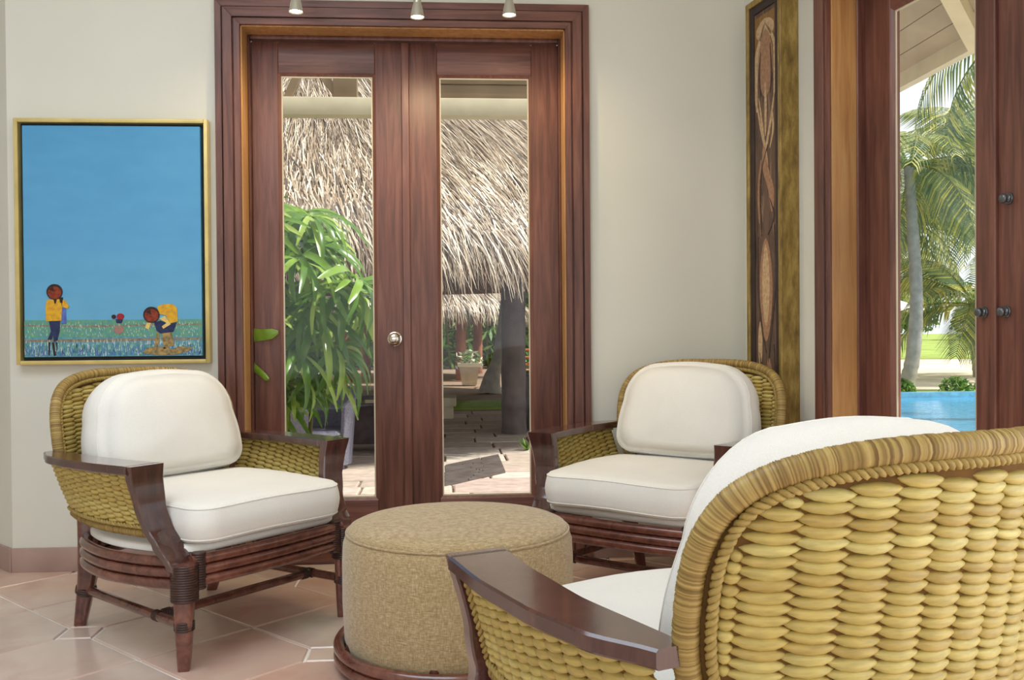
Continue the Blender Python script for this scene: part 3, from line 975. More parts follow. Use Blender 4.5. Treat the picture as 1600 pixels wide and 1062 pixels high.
daub('painted_head', 'p_dark', [ell(831, 313, 16), [(430, 165), (455, 165), (455, 205), (435, 205)], [(388, 180), (412, 180), (405, 212), (395, 212)]])
daub('painted_hat', 'p_dark', [ell(395, 124, 59), ell(1112, 300, 61)])
daub('painted_hat', 'p_hat', [ell(397, 130, 50, 47), ell(1114, 306, 52, 48)])
daub('painted_hat_shade', 'p_dark', [[(397, 124), (352, 105), (385, 84)], [(1114, 302), (1070, 280), (1105, 258)]])

# ------------------------------------------------------------------ tall narrow painting on the right wall
tp = tag(empty('tall_painting'), 'tall narrow brown painting in a deep gilt frame beside the side doors', 'painting')
tp.matrix_world = RWM
q = NT('old_gilt', .5, .4)
f = q.noise(q.coords((30, 30, 9)), 1.0, 5, .65)
q.base(q.ramp(f, [(.25, rgb(92, 72, 38)), (.5, rgb(146, 120, 62)), (.75, rgb(186, 160, 92))]))
q.b.inputs['Metallic'].default_value = .15
q.bump(f, .2, .003)
MAT['old_gilt'] = q.m
T0, T1, TZ0, TZ1, TD = .165, .461, .42, 2.475, .085
for lo, hi in (((T0, -TD, TZ0), (T0 + .026, 0, TZ1)), ((T1 - .026, -TD, TZ0), (T1, 0, TZ1)), ((T0 + .026, -TD, TZ0), (T1 - .026, 0, TZ0 + .026)), ((T0 + .026, -TD, TZ1 - .026), (T1 - .026, 0, TZ1))):
    MB().box(lo, hi, .003).build('frame_bar', 'old_gilt', tp)
plain('dark_mat', rgb(58, 46, 42), .6, .3, var=.2, nscale=10)
for lo, hi in (((T0 + .026, -TD + .006, TZ0 + .026), (T0 + .058, -.01, TZ1 - .026)), ((T1 - .058, -TD + .006, TZ0 + .026), (T1 - .026, -.01, TZ1 - .026)), ((T0 + .058, -TD + .006, TZ0 + .026), (T1 - .058, -.01, TZ0 + .058)), ((T0 + .058, -TD + .006, TZ1 - .062), (T1 - .058, -.01, TZ1 - .026))):
    MB().box(lo, hi, .004).build('slip', 'dark_mat', tp)
q = NT('canvas_brown', .55, .3)
f = q.noise(q.coords((26, 26, 2.2)), 1.0, 5, .6, 1.5)
q.base(q.ramp(f, [(.30, rgb(62, 48, 42)), (.46, rgb(112, 88, 72)), (.56, rgb(84, 66, 58)), (.72, rgb(168, 136, 106))]))
MAT['canvas_brown'] = q.m
paint('p_cream', rgb(206, 178, 138), rgb(180, 146, 110)); paint('p_tan', rgb(172, 132, 100), rgb(150, 112, 86)); paint('p_umber', rgb(66, 50, 46), rgb(88, 70, 62)); paint('p_ochre', rgb(150, 112, 60), rgb(128, 94, 50))
AX0, AX1, AZ0, AZ1 = T0 + .058, T1 - .058, TZ0 + .058, TZ1 - .062
tc = MB().box((AX0, -TD + .014, AZ0), (AX1, -.012, AZ1)).build('canvas', 'canvas_brown', tp, smooth=0)
def TPt(a, b): return AX0 + (AX1 - AX0) * a, AZ1 - (AZ1 - AZ0) * b
lay2 = [0]
def daub2(name, mat, polys):
    lay2[0] += 1
    for p in polys:
        pts = [TPt(min(.99, max(.01, a)), b) for a, b in p]
        MB().loft([[(a, -TD + .0145, b) for a, b in pts], [(a, -TD + .0138 - .0003 * lay2[0], b) for a, b in pts]]).build(name, mat, tc, smooth=0, fix=True)
def lens(cx, cy, rx, ry, lean=0, n=24, pw=.8):
    out = []
    for i in range(n):
        a = 2 * PI * i / n
        s_, c_ = math.sin(a), math.cos(a)
        out.append((cx + rx * math.copysign(abs(c_) ** (1 / pw), c_) + lean * s_, cy + ry * s_))
    return out
def ribbon(pts, w):
    P = catmull([(a, b, 0) for a, b in pts], 8)
    L_, R_ = [], []
    for i, p in enumerate(P):
        t = i / (len(P) - 1)
        ww = w * math.sin(PI * min(.97, max(.03, t))) ** .6
        L_.append((p.x - ww, p.y)); R_.append((p.x + ww, p.y))
    return L_ + R_[::-1]
daub2('painted_halo', 'p_ochre', [[(.02, .01), (.98, .01), (.98, .06), (.02, .10)]])
daub2('painted_shawl', 'p_cream', [ribbon([(.5, .03), (.12, .09), (.06, .16), (.10, .22)], .09), ribbon([(.5, .03), (.9, .08), (.95, .15), (.9, .2)], .07), lens(.5, .045, .42, .025)])
daub2('painted_veil', 'p_tan', [lens(.52, .12, .34, .075)])
daub2('painted_fold', 'p_cream', [ribbon([(.1, .2), (.3, .26), (.5, .31), (.62, .36)], .05), ribbon([(.92, .19), (.75, .25), (.55, .30), (.3, .36)], .05), ribbon([(.2, .19), (.35, .25), (.45, .29)], .035), ribbon([(.5, .16), (.52, .22), (.5, .28)], .05), ribbon([(.8, .22), (.86, .27), (.7, .31)], .04)])
daub2('painted_limb', 'p_tan', [ribbon([(.42, .30), (.5, .35), (.75, .40), (.8, .45)], .14), lens(.5, .62, .30, .115), lens(.62, .86, .2, .09), ribbon([(.3, .33), (.2, .40), (.22, .47)], .07)])
daub2('painted_shape', 'p_cream', [lens(.5, .61, .17, .09), lens(.22, .74, .1, .05)])
daub2('painted_line', 'p_umber', [ribbon([(.62, .30), (.3, .36), (.25, .42), (.3, .5)], .03), ribbon([(.15, .50), (.12, .6), (.3, .7), (.5, .76)], .04), ribbon([(.9, .48), (.93, .6), (.75, .7), (.6, .78)], .04), ribbon([(.7, .42), (.88, .46), (.6, .5)], .03), ribbon([(.2, .76), (.35, .85), (.3, .95)], .04), ribbon([(.85, .74), (.9, .85), (.8, .96)], .05), ribbon([(.3, .09), (.24, .14), (.3, .19)], .03), ribbon([(.74, .08), (.8, .14), (.74, .19)], .03)])

# ------------------------------------------------------------------ spot lamps above the door
LX = [(-.622, 2.392), (-.114, 2.377), (.277, 2.392)]
LY = 3.97
tr = tag(empty('lamp_track', (0, D, 2.72)), 'slim lamp track fixed to the wall above the double door', 'lamp track')
MB().box((-.85, -.27, -.012), (.52, -.235, .012), .003).build('bar', 'lamp_metal', tr)
for x in (-.75, .42): MB().tube([(x, 0, 0), (x, -.25, 0)], .010, 10).build('bracket', 'lamp_metal', tr)
LLAB = ['leftmost of the three small spot lamps over the double door', 'middle one of the three small spot lamps over the double door', 'rightmost of the three small spot lamps over the double door']
for k, (x, z) in enumerate(LX):
    lp = tag(empty('spot_lamp', (x, LY, z)), LLAB[k], 'lamp', 'spot lamps above the door')
    tl = .03 if k == 0 else 0
    MB().tube([(0, 0, .062), (0, 0, .12), (0, 0, .32)], .0085, 10).build('stem', 'lamp_metal', lp)
    MB().tube([(0, 0, .050), (0, 0, .11)], .0165, 14).build('socket', 'lamp_metal', lp)
    def rg(r_, zz): return [(r_ * math.cos(2 * PI * i / 20), r_ * math.sin(2 * PI * i / 20), zz) for i in range(20)]
    MB().loft([rg(.016, .062), rg(.020, .050), rg(.030, .004), rg(.031, 0), rg(.028, .001), rg(.019, .044)], caps=False).build('lamp_shade', 'lamp_metal', lp, smooth=60)
    MB().loft([rg(.019, .032), rg(.027, .006), rg(.017, .001), rg(.004, -.001)]).build('bulb', 'bulb', lp, smooth=60)
    light('spot_lamp_light', 'SPOT', (x, LY, z - .006), 17, (1.0, .78, .44), (x, LY + .05, 0), spot_size=R(165), spot_blend=1.0, shadow_soft_size=.02)

# ------------------------------------------------------------------ outdoors: porch and eaves
pb = tag(empty('porch_beam', (0, 6.2, 0)), 'pale porch beam with dark bracing seen through the door tops', 'beam')
MB().box((-3.6, 0, 2.478), (2.4, .12, 2.594), .006).build('beam', 'cream_beam', pb)
MB().box((-.12, .03, 2.594), (2.3, .07, 2.69), .004).build('board', 'brown_board', pb)
MB().box((-.12, .02, 2.694), (2.3, .06, 2.80), .004).build('board', 'brown_board', pb)
for x in (-3.0, -2.0, -1.4, .9, 1.9):
    MB().box((x, D + TH - 6.2, 2.84), (x + .07, .35, 2.96), .005).build('rafter', 'cream_beam', pb)
def strut(x0, z0, x1, z1, w=.05):
    d_ = Vector((x1 - x0, 0, z1 - z0)).normalized(); n_ = Vector((-d_.z, 0, d_.x)) * (w / 2)
    a, b = Vector((x0, .04, z0)), Vector((x1, .04, z1))
    rings = [[p + n_, p - n_, p - n_ + Vector((0, .05, 0)), p + n_ + Vector((0, .05, 0))] for p in (a, b)]
    MB().loft(rings).build('brace', 'brown_board', pb, smooth=0, fix=True)
for x0, x1 in ((-1.55, -1.75), (-1.04, -.94), (-.70, -.86), (-.46, -.38)):
    strut(x0, 2.60, x1, 2.82)
strut(-1.40, 2.60, -1.22, 2.82); 
MB().box((-.74, .03, 2.60), (-.58, .08, 2.90), .004).build('brace', 'brown_board', pb)
for x in (-3.5, 2.3): MB().box((x, 0, -.5), (x + .14, .14, 2.48), .006).build('post', 'cream_beam', pb)
# sloping eave outside the side doors: boards along y, fascia and a hip rafter
ev = struct(empty('trim_3'))
def ez(x): return 2.80 + .42 * (3.22 - x)
SLN = Vector((.42, 0, 1)).normalized()
bx = 1.55
i = 0
while bx < 3.16:
    b2 = min(bx + .15, 3.18)
    rings = []
    for y in (-2.0, 7.6):
        rings.append([(bx + .003, y, ez(bx + .003)), (b2 - .003, y, ez(b2 - .003)), (b2 - .003, y, ez(b2 - .003) + .03), (bx + .003, y, ez(bx + .003) + .03)])
    MB().loft(rings).build('soffit_board', 'soffit', ev, smooth=0, fix=True)
    bx = b2
    i += 1
MB().loft([[(1.5, y, ez(1.5) + .035), (3.26, y, ez(3.26) + .035), (3.26, y, ez(3.26) + .08), (1.5, y, ez(1.5) + .08)] for y in (-2.0, 7.6)]).build('roof_deck', 'brown_board', ev, smooth=0, fix=True)
MB().box((3.17, -2.0, 2.72), (3.24, 7.6, 2.90), .006).build('fascia', 'cream_beam', ev)
a_, b_ = Vector((2.16, 4.35, ez(2.16) - .055)), Vector((3.2, 5.40, ez(3.2) - .055))
sd = Vector((.707, -.707, 0)) * .045
MB().loft([[p - sd - Vector((0, 0, .05)), p + sd - Vector((0, 0, .05)), p + sd + Vector((0, 0, .05)), p - sd + Vector((0, 0, .05))] for p in (a_, b_)]).build('rafter', 'cream_beam', ev, smooth=0, fix=True)

# ------------------------------------------------------------------ outdoors: ground
GZ = -.5
gnd = struct(MB().box((-40, D + .3, GZ - .6), (4.0, 22.3, GZ - .03)).box((-40, 22.3, GZ - .6), (10.2, 46, GZ - .03)).build('ground', 'soil', smooth=0))
struct(MB().box((10.2, 22.2, GZ - .6), (160, 190, GZ - .02)).build('beach', 'sand', smooth=0))
gl_ = struct(MB().box((14, 43, GZ - .3), (160, 185, GZ + .02)).build('lawn', 'lawn', smooth=0))
# patio of cut stones
pt = struct(MB().box((-3.2, 6.0, GZ - .2), (3.6, 26.5, GZ - .028)).build('patio', 'soil', smooth=0))
rp = random.Random(11)
pm = []
for k in range(6):
    a, b = (.44, .20) if k < 3 else (.36, .30)
    poly = []
    for sx_, sy_ in ((-1, -1), (1, -1), (1, 1), (-1, 1)):
        poly.append((sx_ * a * rp.uniform(.985, 1.0), sy_ * b * rp.uniform(.97, 1.0)))
    def rgp(k_, z): return [(x * k_, y * k_, z) for x, y in poly]
    pm.append((MB().loft([rgp(1, -.05), rgp(1, -.008), rgp(.97, 0)]).mesh('paver', 'paver', 30), a, b))
y = 7.2
row = 0
while y < 17.6:
    ks = rp.choice((0, 1, 2)) if y < 10.8 else rp.choice((3, 4, 5))
    me, a, b = pm[ks]
    x = -2.7 + rp.uniform(0, .5)
    while x < 2.6:
        me, a, b2_ = pm[(ks // 3) * 3 + rp.randrange(3)]
        o = link('paver', me, pt)
        o.location = (x + a, y + b, GZ + rp.uniform(-.006, .004))
        o.rotation_euler = (0, 0, rp.choice((0, PI)))
        x += 2 * a + .02
    y += 2 * b + .02
    row += 1
MB().box((-2.6, 18.35, GZ - .1), (5.0, 20.3, GZ + .01)).build('grass_strip', 'turf', pt, smooth=0)
# cast shadow painted as dark strips on the patio before the door
sl = tag(empty('painted_shadow', (.28, 10.3, GZ)), 'dark paving strips painted as a cast shadow on the patio behind the right door pane', 'paving')
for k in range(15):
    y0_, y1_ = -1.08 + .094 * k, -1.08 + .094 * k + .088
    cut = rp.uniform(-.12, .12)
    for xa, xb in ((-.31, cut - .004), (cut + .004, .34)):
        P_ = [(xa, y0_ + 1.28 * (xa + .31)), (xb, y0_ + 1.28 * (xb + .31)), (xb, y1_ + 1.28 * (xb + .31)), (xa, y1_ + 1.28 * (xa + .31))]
        MB().loft([[(x, y, -.02) for x, y in P_], [(x, y, .010 + rp.uniform(0, .006)) for x, y in P_]]).build('shadow_strip', 'shadow_strip', sl, smooth=0)

# ------------------------------------------------------------------ thatched roofs
def thatch_roof(name, c, Rr, za, zh, th0, th1, n, seed, label, sw=.009, sl_=(.5, 1.0)):
    rnd = random.Random(seed)
    o = tag(empty(name, (c[0], c[1], GZ)), label, 'thatched roof')
    z0 = -GZ
    def prof(t): return Rr * t, za - (za - zh) * (t ** 1.06) + z0
    core = MB()
    rings = []
    for i in range(14):
        t = .02 + .97 * i / 13
        r_, z_ = prof(t)
        rings.append([((r_ - .12) * math.cos(2 * PI * k / 48), (r_ - .12) * math.sin(2 * PI * k / 48), z_ - .14) for k in range(48)])
    core.loft(rings, caps=False)
    core.build('roof_core', 'thatch_core', o, smooth=60)
    mb = MB()
    vs, fs = [], []
    for _ in range(n):
        t = rnd.uniform(.12, 1) ** .75
        th = rnd.uniform(th0, th1)
        r_, z_ = prof(t)
        L = rnd.uniform(*sl_)
        swirl = .30 * (1.1 - t) + .16 * math.sin(th * 9 + t * 6) + .10 * math.sin(th * 23 - t * 11) + rnd.gauss(0, .16)
        lift = rnd.uniform(.0, .10)
        pts = []
        dirz = -(za - zh) / math.hypot(Rr, za - zh)
        dirr = Rr / math.hypot(Rr, za - zh)
        rr, zz, tt = r_, z_, th
        droop = max(0, (t - .80) / .20)
        nseg = 3
        for s in range(nseg + 1):
            rad_ = rr
            pts.append(Vector((rad_ * math.cos(tt) , rad_ * math.sin(tt), zz)) + Vector((math.cos(tt) * .6, math.sin(tt) * .6, .8)) * (lift * (.4 + .6 * s / nseg)))
            dd = min(1.0, droop * .9 * (s + 1) / nseg + (.12 * s / nseg))
            rr += L / nseg * dirr * (1 - dd)
            zz += L / nseg * (dirz * (1 - dd) - dd)
            tt += swirl * L / nseg / max(1, rr)
        side = Vector((-math.sin(th), math.cos(th), rnd.uniform(-.5, .5))).normalized()
        w_ = sw * rnd.uniform(.5, 1.2)
        o0 = len(vs)
        for s, p in enumerate(pts):
            ww = w_ * (1 - .75 * s / nseg)
            vs += [tuple(p - side * ww), tuple(p + side * ww)]
        for s in range(nseg):
            a = o0 + 2 * s
            fs.append((a, a + 1, a + 3, a + 2))
    mb.add(vs, fs)
    stuff(mb.build('thatch_strands', 'thatch', o, smooth=0))
    return o
big = thatch_roof('thatched_palapa', (-3.5, 18.5), 9.0, 10.2, 2.12, R(-90 - 12), R(-90 + 58), 95000, 5, 'large thatched palapa roof filling both panes of the front double door')
def trunk(mb, pts, r0_, r1_, n=16, rings=0, seed=0):
    P = catmull(pts, 12)
    rn = random.Random(seed)
    m_ = len(P) - 1
    jit = [rn.uniform(-.05, .05) for _ in P]
    mb.tube(P, lambda t: (r0_ + (r1_ - r0_) * t) * (1 + jit[int(round(t * m_))] + (.05 if rings and int(t * m_) % 2 else 0)), n)
for x, y in ((.99, 13.85),):
    mb = MB(); trunk(mb, [(x + 3.5, y - 18.5, 0), (x + 3.5, y - 18.5, 1.2), (x + 3.52, y - 18.5, 3.6)], .19, .17, 18)
    mb.build('post', 'post_bark', big, smooth=60)
for x, y in ((-6.5, 13.9), (-6.5, 22.2), (2.4, 22.3)):
    mb = MB(); trunk(mb, [(x + 3.5, y - 18.5, 0), (x + 3.5, y - 18.5, 1.2), (x + 3.52, y - 18.5, 3.4)], .19, .17, 12)
    mb.build('post', 'post_bark', big, smooth=60)
hut = thatch_roof('thatched_hut', (-.9, 31.4), 3.6, 4.9, 1.75, R(-90 - 70), R(-90 + 90), 7000, 9, 'small far thatched hut on a reddish post behind the big palapa', .022, (.5, .9))
for x, y in ((1.32, -2.6), (-2.2, -2.2), (2.0, 2.0), (-2.0, 2.0)):
    mb = MB(); trunk(mb, [(x, y, 0), (x, y, 1.2), (x, y, 2.9)], .17, .16, 14)
    mb.build('post', 'red_post', hut, smooth=60)

# ------------------------------------------------------------------ lady palm outside the left pane
def fan_leaf(seed, nb=10, L=.35, W=.0155):
    rn = random.Random(seed)
    mb = MB()
    for k in range(nb):
        a = R(-95 + 190 * k / (nb - 1) + rn.uniform(-5, 5))
        ll = L * (1 - .25 * abs(k - (nb - 1) / 2) / ((nb - 1) / 2)) * rn.uniform(.85, 1.1)
        dr = rn.uniform(.5, 1.0)
        d_ = Vector((math.cos(a), math.sin(a), 0))
        s_ = Vector((-math.sin(a), math.cos(a), 0))
        rings = []
        N = 6
        for i in range(N + 1):
            t = i / N
            c = d_ * (ll * t * (1 - .12 * dr * t * t)) + Vector((0, 0, .03 * math.sin(PI * t) - dr * .42 * ll * t ** 2.2))
            w = W * (math.sin(PI * min(.96, .08 + .80 * t)) ** .7)
            if t > .93: w *= .5
            rings.append([c - s_ * w + Vector((0, 0, w * .35)), c, c + s_ * w + Vector((0, 0, w * .35))])
        mb.loft(rings, closed=False, caps=False)
    # petiole back to the cane
    mb.tube([(0, 0, 0), (-.10, 0, -.02), (-.24, 0, -.10)], .0045, 5)
    return mb.mesh('leaf', 'leaf', 60)
fans = [fan_leaf(s) for s in (1, 2, 3, 4)] + [fan_leaf(8, 8, .42, .021)]
lady = tag(empty('lady_palm', (-1.0, 6.0, GZ)), 'leafy green lady palm growing outside behind the left door pane', 'plant')
rn = random.Random(21)
for k in range(9):
    x, y = rn.uniform(-.6, .12), rn.uniform(-.35, .35)
    MB().tube([(x * .5, y * .5, 0), (x * .9, y * .9, 1.0), (x * 1.1, y, rn.uniform(1.6, 2.1))], .014, 7).build('cane', 'cane', lady)
for k in range(120):
    h_ = rn.uniform(.75, 2.38)
    wd_ = .50 if h_ < 1.9 else .30
    x = rn.uniform(-.75, wd_); y = rn.uniform(-.40, .40)
    if h_ < 1.25: x = rn.uniform(-.75, .08)
    if h_ > 1.95: x = rn.uniform(-.6, .22)
    o = link('leaf', fans[rn.randrange(5)], lady)
    yaw = math.atan2(y - .15, x + .05) + rn.uniform(-.9, .9)
    if rn.random() < .5: yaw = rn.uniform(-PI, 0)
    o.location = (x, y, h_)
    o.rotation_euler = (rn.uniform(-.3, .3), rn.uniform(.2, 1.0), yaw)
    s_ = rn.uniform(.95, 1.4)
    o.scale = (s_, s_, s_)
# two blades of the palm poking through the hinge gap of the left leaf
for pts, w in (([(-.888, 4.352, 1.035), (-.85, 4.330, 1.035), (-.80, 4.322, 1.04), (-.772, 4.320, 1.047)], .030), ([(-.888, 4.352, .885), (-.86, 4.335, .865), (-.832, 4.325, .842), (-.815, 4.322, .832)], .022)):
    mb = MB()
    rings = []
    for i, p in enumerate(pts):
        t = i / 3
        ww = w * (1 - .35 * t) if t < .9 else w * .25
        p = Vector(p) - Vector((-1.0, 6.0, GZ))
        rings.append([p + Vector((0, 0, ww)), p + Vector((0, -.006, 0)), p - Vector((0, 0, ww))])
    mb.loft(rings, closed=False, caps=False)
    mb.build('leaf', 'leaf', lady, smooth=60)

# ------------------------------------------------------------------ patio furniture and planting outside
gw = tag(empty('wicker_tub_chair', (-1.45, 10.6, GZ), R(-70)), 'grey wicker tub chair half hidden behind the lady palm', 'chair')
def tub(r_, z0, z1, a0, a1, th_=.05, n=26):
    rings = []
    for i in range(n + 1):
        a = R(a0 + (a1 - a0) * i / n)
        hz = z1 - .22 * abs(2 * i / n - 1) ** 2
        c_, s_ = math.cos(a), math.sin(a)
        rings.append([(r_ * .86 * c_, r_ * .86 * s_, z0), (r_ * c_, r_ * s_, hz), ((r_ - th_) * c_, (r_ - th_) * s_, hz), ((r_ * .86 - th_) * c_, (r_ * .86 - th_) * s_, z0)])
    return MB().loft(rings)
tub(.42, .06, .95, 30, 330).build('shell', 'grey_wicker', gw, smooth=60, fix=True)
MB().loft([circ(.33, .30), circ(.36, .32), circ(.36, .42), circ(.32, .45)]).build('seat', 'grey_wicker', gw, smooth=60)
for k in range(4):
    a = PI / 4 + k * PI / 2
    MB().tube([(.3 * math.cos(a), .3 * math.sin(a), 0), (.3 * math.cos(a), .3 * math.sin(a), .32)], .022, 8).build('leg', 'grey_wicker', gw)
tb = tag(empty('patio_table', (-1.02, 12.0, GZ)), 'black topped patio table with dark panel legs beside the grey wicker chair', 'table')
MB().box((-.5, -.45, .70), (.5, .45, .76), .01).build('tabletop', 'black_top', tb)
for sx_ in (-1, 1):
    MB().box((sx_ * .36 - .05, -.36, 0), (sx_ * .36 + .05, .36, .70), .01).build('leg', 'dark_timber', tb)
MB().box((-.34, -.04, .1), (.34, .04, .62), .01).build('panel', 'dark_timber', tb)
cb = tag(empty('bar_counter', (1.62, 14.5, GZ)), 'dark timber counter with a black top beside the palapa post', 'counter')
MB().box((-.38, -.3, 0), (.6, .3, .84), .01).build('body', 'dark_timber', cb)
for k in range(5):
    MB().box((-.37 + .19 * k, -.315, .04), (-.37 + .19 * k + .17, -.298, .80), .004).build('plank', 'dark_timber', cb)
MB().box((-.42, -.34, .84), (.64, .34, .90), .008).build('countertop', 'black_top', cb)
bn = tag(empty('stone_bench', (-.45, 16.6, GZ)), 'low sandstone block bench on the patio behind the right door pane', 'bench')
MB().box((-.9, -.3, 0), (.55, .4, .22), .012).build('base', 'sandstone', bn)
MB().box((-.98, -.38, .22), (.60, .48, .37), .016).build('cap', 'sandstone', bn)
pl = tag(empty('stone_planter', (.62, 26.4, GZ)), 'square tapered stone planter with white flowering plant by the far hut', 'planter')
def sq(h_, z): return [(-h_, -h_, z), (h_, -h_, z), (h_, h_, z), (-h_, h_, z)]
MB().loft([sq(.20, 0), sq(.28, .50), sq(.33, .52), sq(.33, .62), sq(.27, .62), sq(.25, .55)]).build('pot', 'sandstone', pl, smooth=0)
mb = MB(); mf = MB()
for k in range(140):
    a, r_, h_ = rn.uniform(0, 2 * PI), rn.uniform(0, .38), rn.uniform(.58, 1.0)
    p = Vector((r_ * math.cos(a), r_ * math.sin(a), h_ - r_ * .3))
    u_ = Vector((rn.uniform(-1, 1), rn.uniform(-1, 1), rn.uniform(-.3, 1))).normalized() * .10
    v_ = u_.cross(Vector((rn.uniform(-1, 1), rn.uniform(-1, 1), .3))).normalized() * .035
    (mf if k % 3 == 0 else mb).add([p - u_, p + v_, p + u_, p - v_], [(0, 1, 2, 3)])
stuff(mb.build('foliage', 'hedge_leaf', pl, smooth=0)); stuff(mf.build('flowers', 'flower', pl, smooth=0))
oc = tag(empty('orange_wicker_chair', (1.75, 25.0, GZ), R(-100)), 'orange wicker chair far behind the palapa post', 'chair')
for lo, hi, nm in (((-.3, -.45, .38), (.35, .45, .46), 'seat'),):
    MB().box(lo, hi, .02).build(nm, 'orange_wicker', oc)
for k in range(7):
    MB().tube([(-.3, -.45 + .15 * k, .42), (-.38, -.45 + .15 * k, 1.0)], .02, 6).build('back_slat', 'orange_wicker', oc)
for z in (.6, .8, 1.0): MB().tube([(-.33 - .05 * (z - .6) / .4, -.48, z), (-.33 - .05 * (z - .6) / .4, .48, z)], .03, 8).build('back_rail', 'orange_wicker', oc)
for sx_ in (-1, 1):
    for sy_ in (-1, 1): MB().tube([(sx_ * .3, sy_ * .42, 0), (sx_ * .3, sy_ * .42, .4)], .025, 8).build('leg', 'orange_wicker', oc)
    MB().tube([(-.33, sx_ * .46, .66), (.3, sx_ * .46, .66)], .03, 8).build('armrest', 'orange_wicker', oc)
ft = tag(empty('leaning_palm_trunk', (1.1, 23.0, GZ)), 'grey flared palm trunk leaning just left of the palapa post', 'palm')
mb = MB(); mb.tube(catmull([(-.05, 0, 0), (.0, 0, .35), (.16, 0, .9), (.36, 0, 2.2), (.5, 0, 4)], 8), lambda t: .30 - .16 * min(1, t * 2.2), 16); mb.build('trunk', 'palm_bark', ft, smooth=60)
at = tag(empty('grass_tuft', (1.02, 11.9, GZ)), 'small spiky green plant at the foot of the palapa post', 'plant')
for k in range(16):
    a = rn.uniform(0, 2 * PI); L = rn.uniform(.16, .30); e = rn.uniform(.3, 1.2)
    d_ = Vector((math.cos(a) * math.cos(e), math.sin(a) * math.cos(e), math.sin(e))); s_ = Vector((-math.sin(a), math.cos(a), 0)) * .016
    MB().add([-s_, s_, d_ * L * .6 + s_ * .9, d_ * L, d_ * L * .6 - s_ * .9], [(0, 1, 2, 3, 4)]).build('leaf', 'hedge_leaf', at, smooth=0)
# hedge of bamboo behind
hd = tag(empty('bamboo_hedge', (1.5, 38.2, GZ)), 'tall green bamboo hedge closing the far end of the garden', 'hedge')
mb = MB()
rn = random.Random(5)
for k in range(9000):
    p = Vector((rn.uniform(-9, 9), rn.uniform(-1.2, 1.2), rn.uniform(0, 1) ** .8 * 7.5))
    L = rn.uniform(.14, .34); e = rn.uniform(-1.3, .6); a = rn.uniform(0, 2 * PI)
    d_ = Vector((math.cos(a) * math.cos(e), math.sin(a) * math.cos(e), math.sin(e))) * L
    s_ = d_.cross(Vector((rn.uniform(-1, 1), rn.uniform(-1, 1), rn.uniform(-1, 1)))).normalized() * L * .22
    mb.add([p - d_, p + s_, p + d_, p - s_], [(0, 1, 2, 3)])
stuff(mb.build('foliage', 'hedge_leaf', hd, smooth=0))
for k in range(26):
    x = -8.5 + k * .66 + rn.uniform(-.2, .2); y = rn.uniform(-.6, .6)
    MB().tube([(x, y, 0), (x + rn.uniform(-.3, .3), y, 3), (x + rn.uniform(-.8, .8), y, 7)], .045, 6).build('cane', 'cane', hd)
MB().box((-9, 1.3, 0), (9, 1.5, 6.5)).build('thicket', 'cane', hd, smooth=0)

# ------------------------------------------------------------------ coconut palms, pool and garden beyond the side doors
def frond_mesh(seed, L=3.4, nl=46, droop=1.0):
    rn = random.Random(seed)
    mb = MB()
    def mid(t):
        return Vector((L * t * (1 - .18 * droop * t * t), 0, L * (.28 * t - droop * .62 * t * t)))
    mb.tube([mid(i / 10) for i in range(11)], lambda t: .035 * (1 - .85 * t), 5)
    for i in range(nl):
        t = .14 + .85 * i / (nl - 1)
        ll = L * .27 * math.sin(PI * (.12 + .80 * t)) ** .8 * rn.uniform(.85, 1.1)
        c = mid(t)
        tg = (mid(min(1, t + .01)) - mid(t - .01)).normalized()
        for s in (-1, 1):
            out = (tg * .55 + Vector((0, s, 0)) * .85 + Vector((0, 0, -.15))).normalized()
            w = .028
            p1 = c + out * ll * .5 + Vector((0, 0, -.10 * ll)); p2 = c + out * ll * .85 + Vector((0, 0, -.50 * ll - rn.uniform(0, .1)))
            wv = tg * w
            mb.add([c - wv * .6, c + wv * .6, p1 + wv, p1 - wv, p2], [(0, 1, 2, 3), (3, 2, 4)])
    return mb.mesh('frond', 'frond', 0)
fro = [frond_mesh(1), frond_mesh(2, 3.1, 32, 1.25), frond_mesh(3, 3.6, 36, .8)]
def coconut(name_label, base, pts, r0_, r1_, crown, n, seed, scale=1.0, tilt=(-.5, .75)):
    rn = random.Random(seed)
    o = tag(empty('coconut_palm', base), name_label, 'palm', 'coconut palms beyond the side doors')
    mb = MB(); trunk(mb, pts, r0_, r1_, 14, 1, seed); mb.build('trunk', 'palm_bark', o, smooth=60)
    for k in range(n):
        f = link('frond', fro[rn.randrange(3)], o)
        f.location = crown
        f.rotation_euler = (rn.uniform(-.25, .25), -rn.uniform(*tilt), 2 * PI * (k * .382 % 1) + rn.uniform(-.2, .2))
        s_ = scale * rn.uniform(.85, 1.12)
        f.scale = (s_, s_, s_)
    return o
coconut('coconut palm with a pale leaning trunk standing by the pool', (10.97, 21.6, GZ), [(0, 0, 0), (.22, 0, .9), (.30, 0, 2.3), (.22, 0, 3.8), (.12, 0, 5.4)], .18, .11, (.12, 0, 5.4), 28, 31, 1.05)
coconut('coconut palm behind the meeting stiles, crown at the right of the pane', (15.3, 24.5, GZ), [(0, 0, 0), (.0, 0, 2), (-.1, 0, 6.3)], .24, .15, (-.1, 0, 6.3), 30, 32, 1.2)
coconut('low young coconut palm on the right, fronds near the lawn', (16.4, 27.5, GZ), [(0, 0, 0), (-.1, 0, .8), (-.2, 0, 2.2)], .22, .16, (-.2, 0, 2.2), 24, 33, 1.1, (-.3, .9))
coconut('distant coconut palm filling the gap left of the leaning trunk', (15.0, 30.6, GZ), [(0, 0, 0), (.1, 0, 2), (0, 0, 5.0)], .24, .15, (0, 0, 5.0), 28, 34, 1.15)
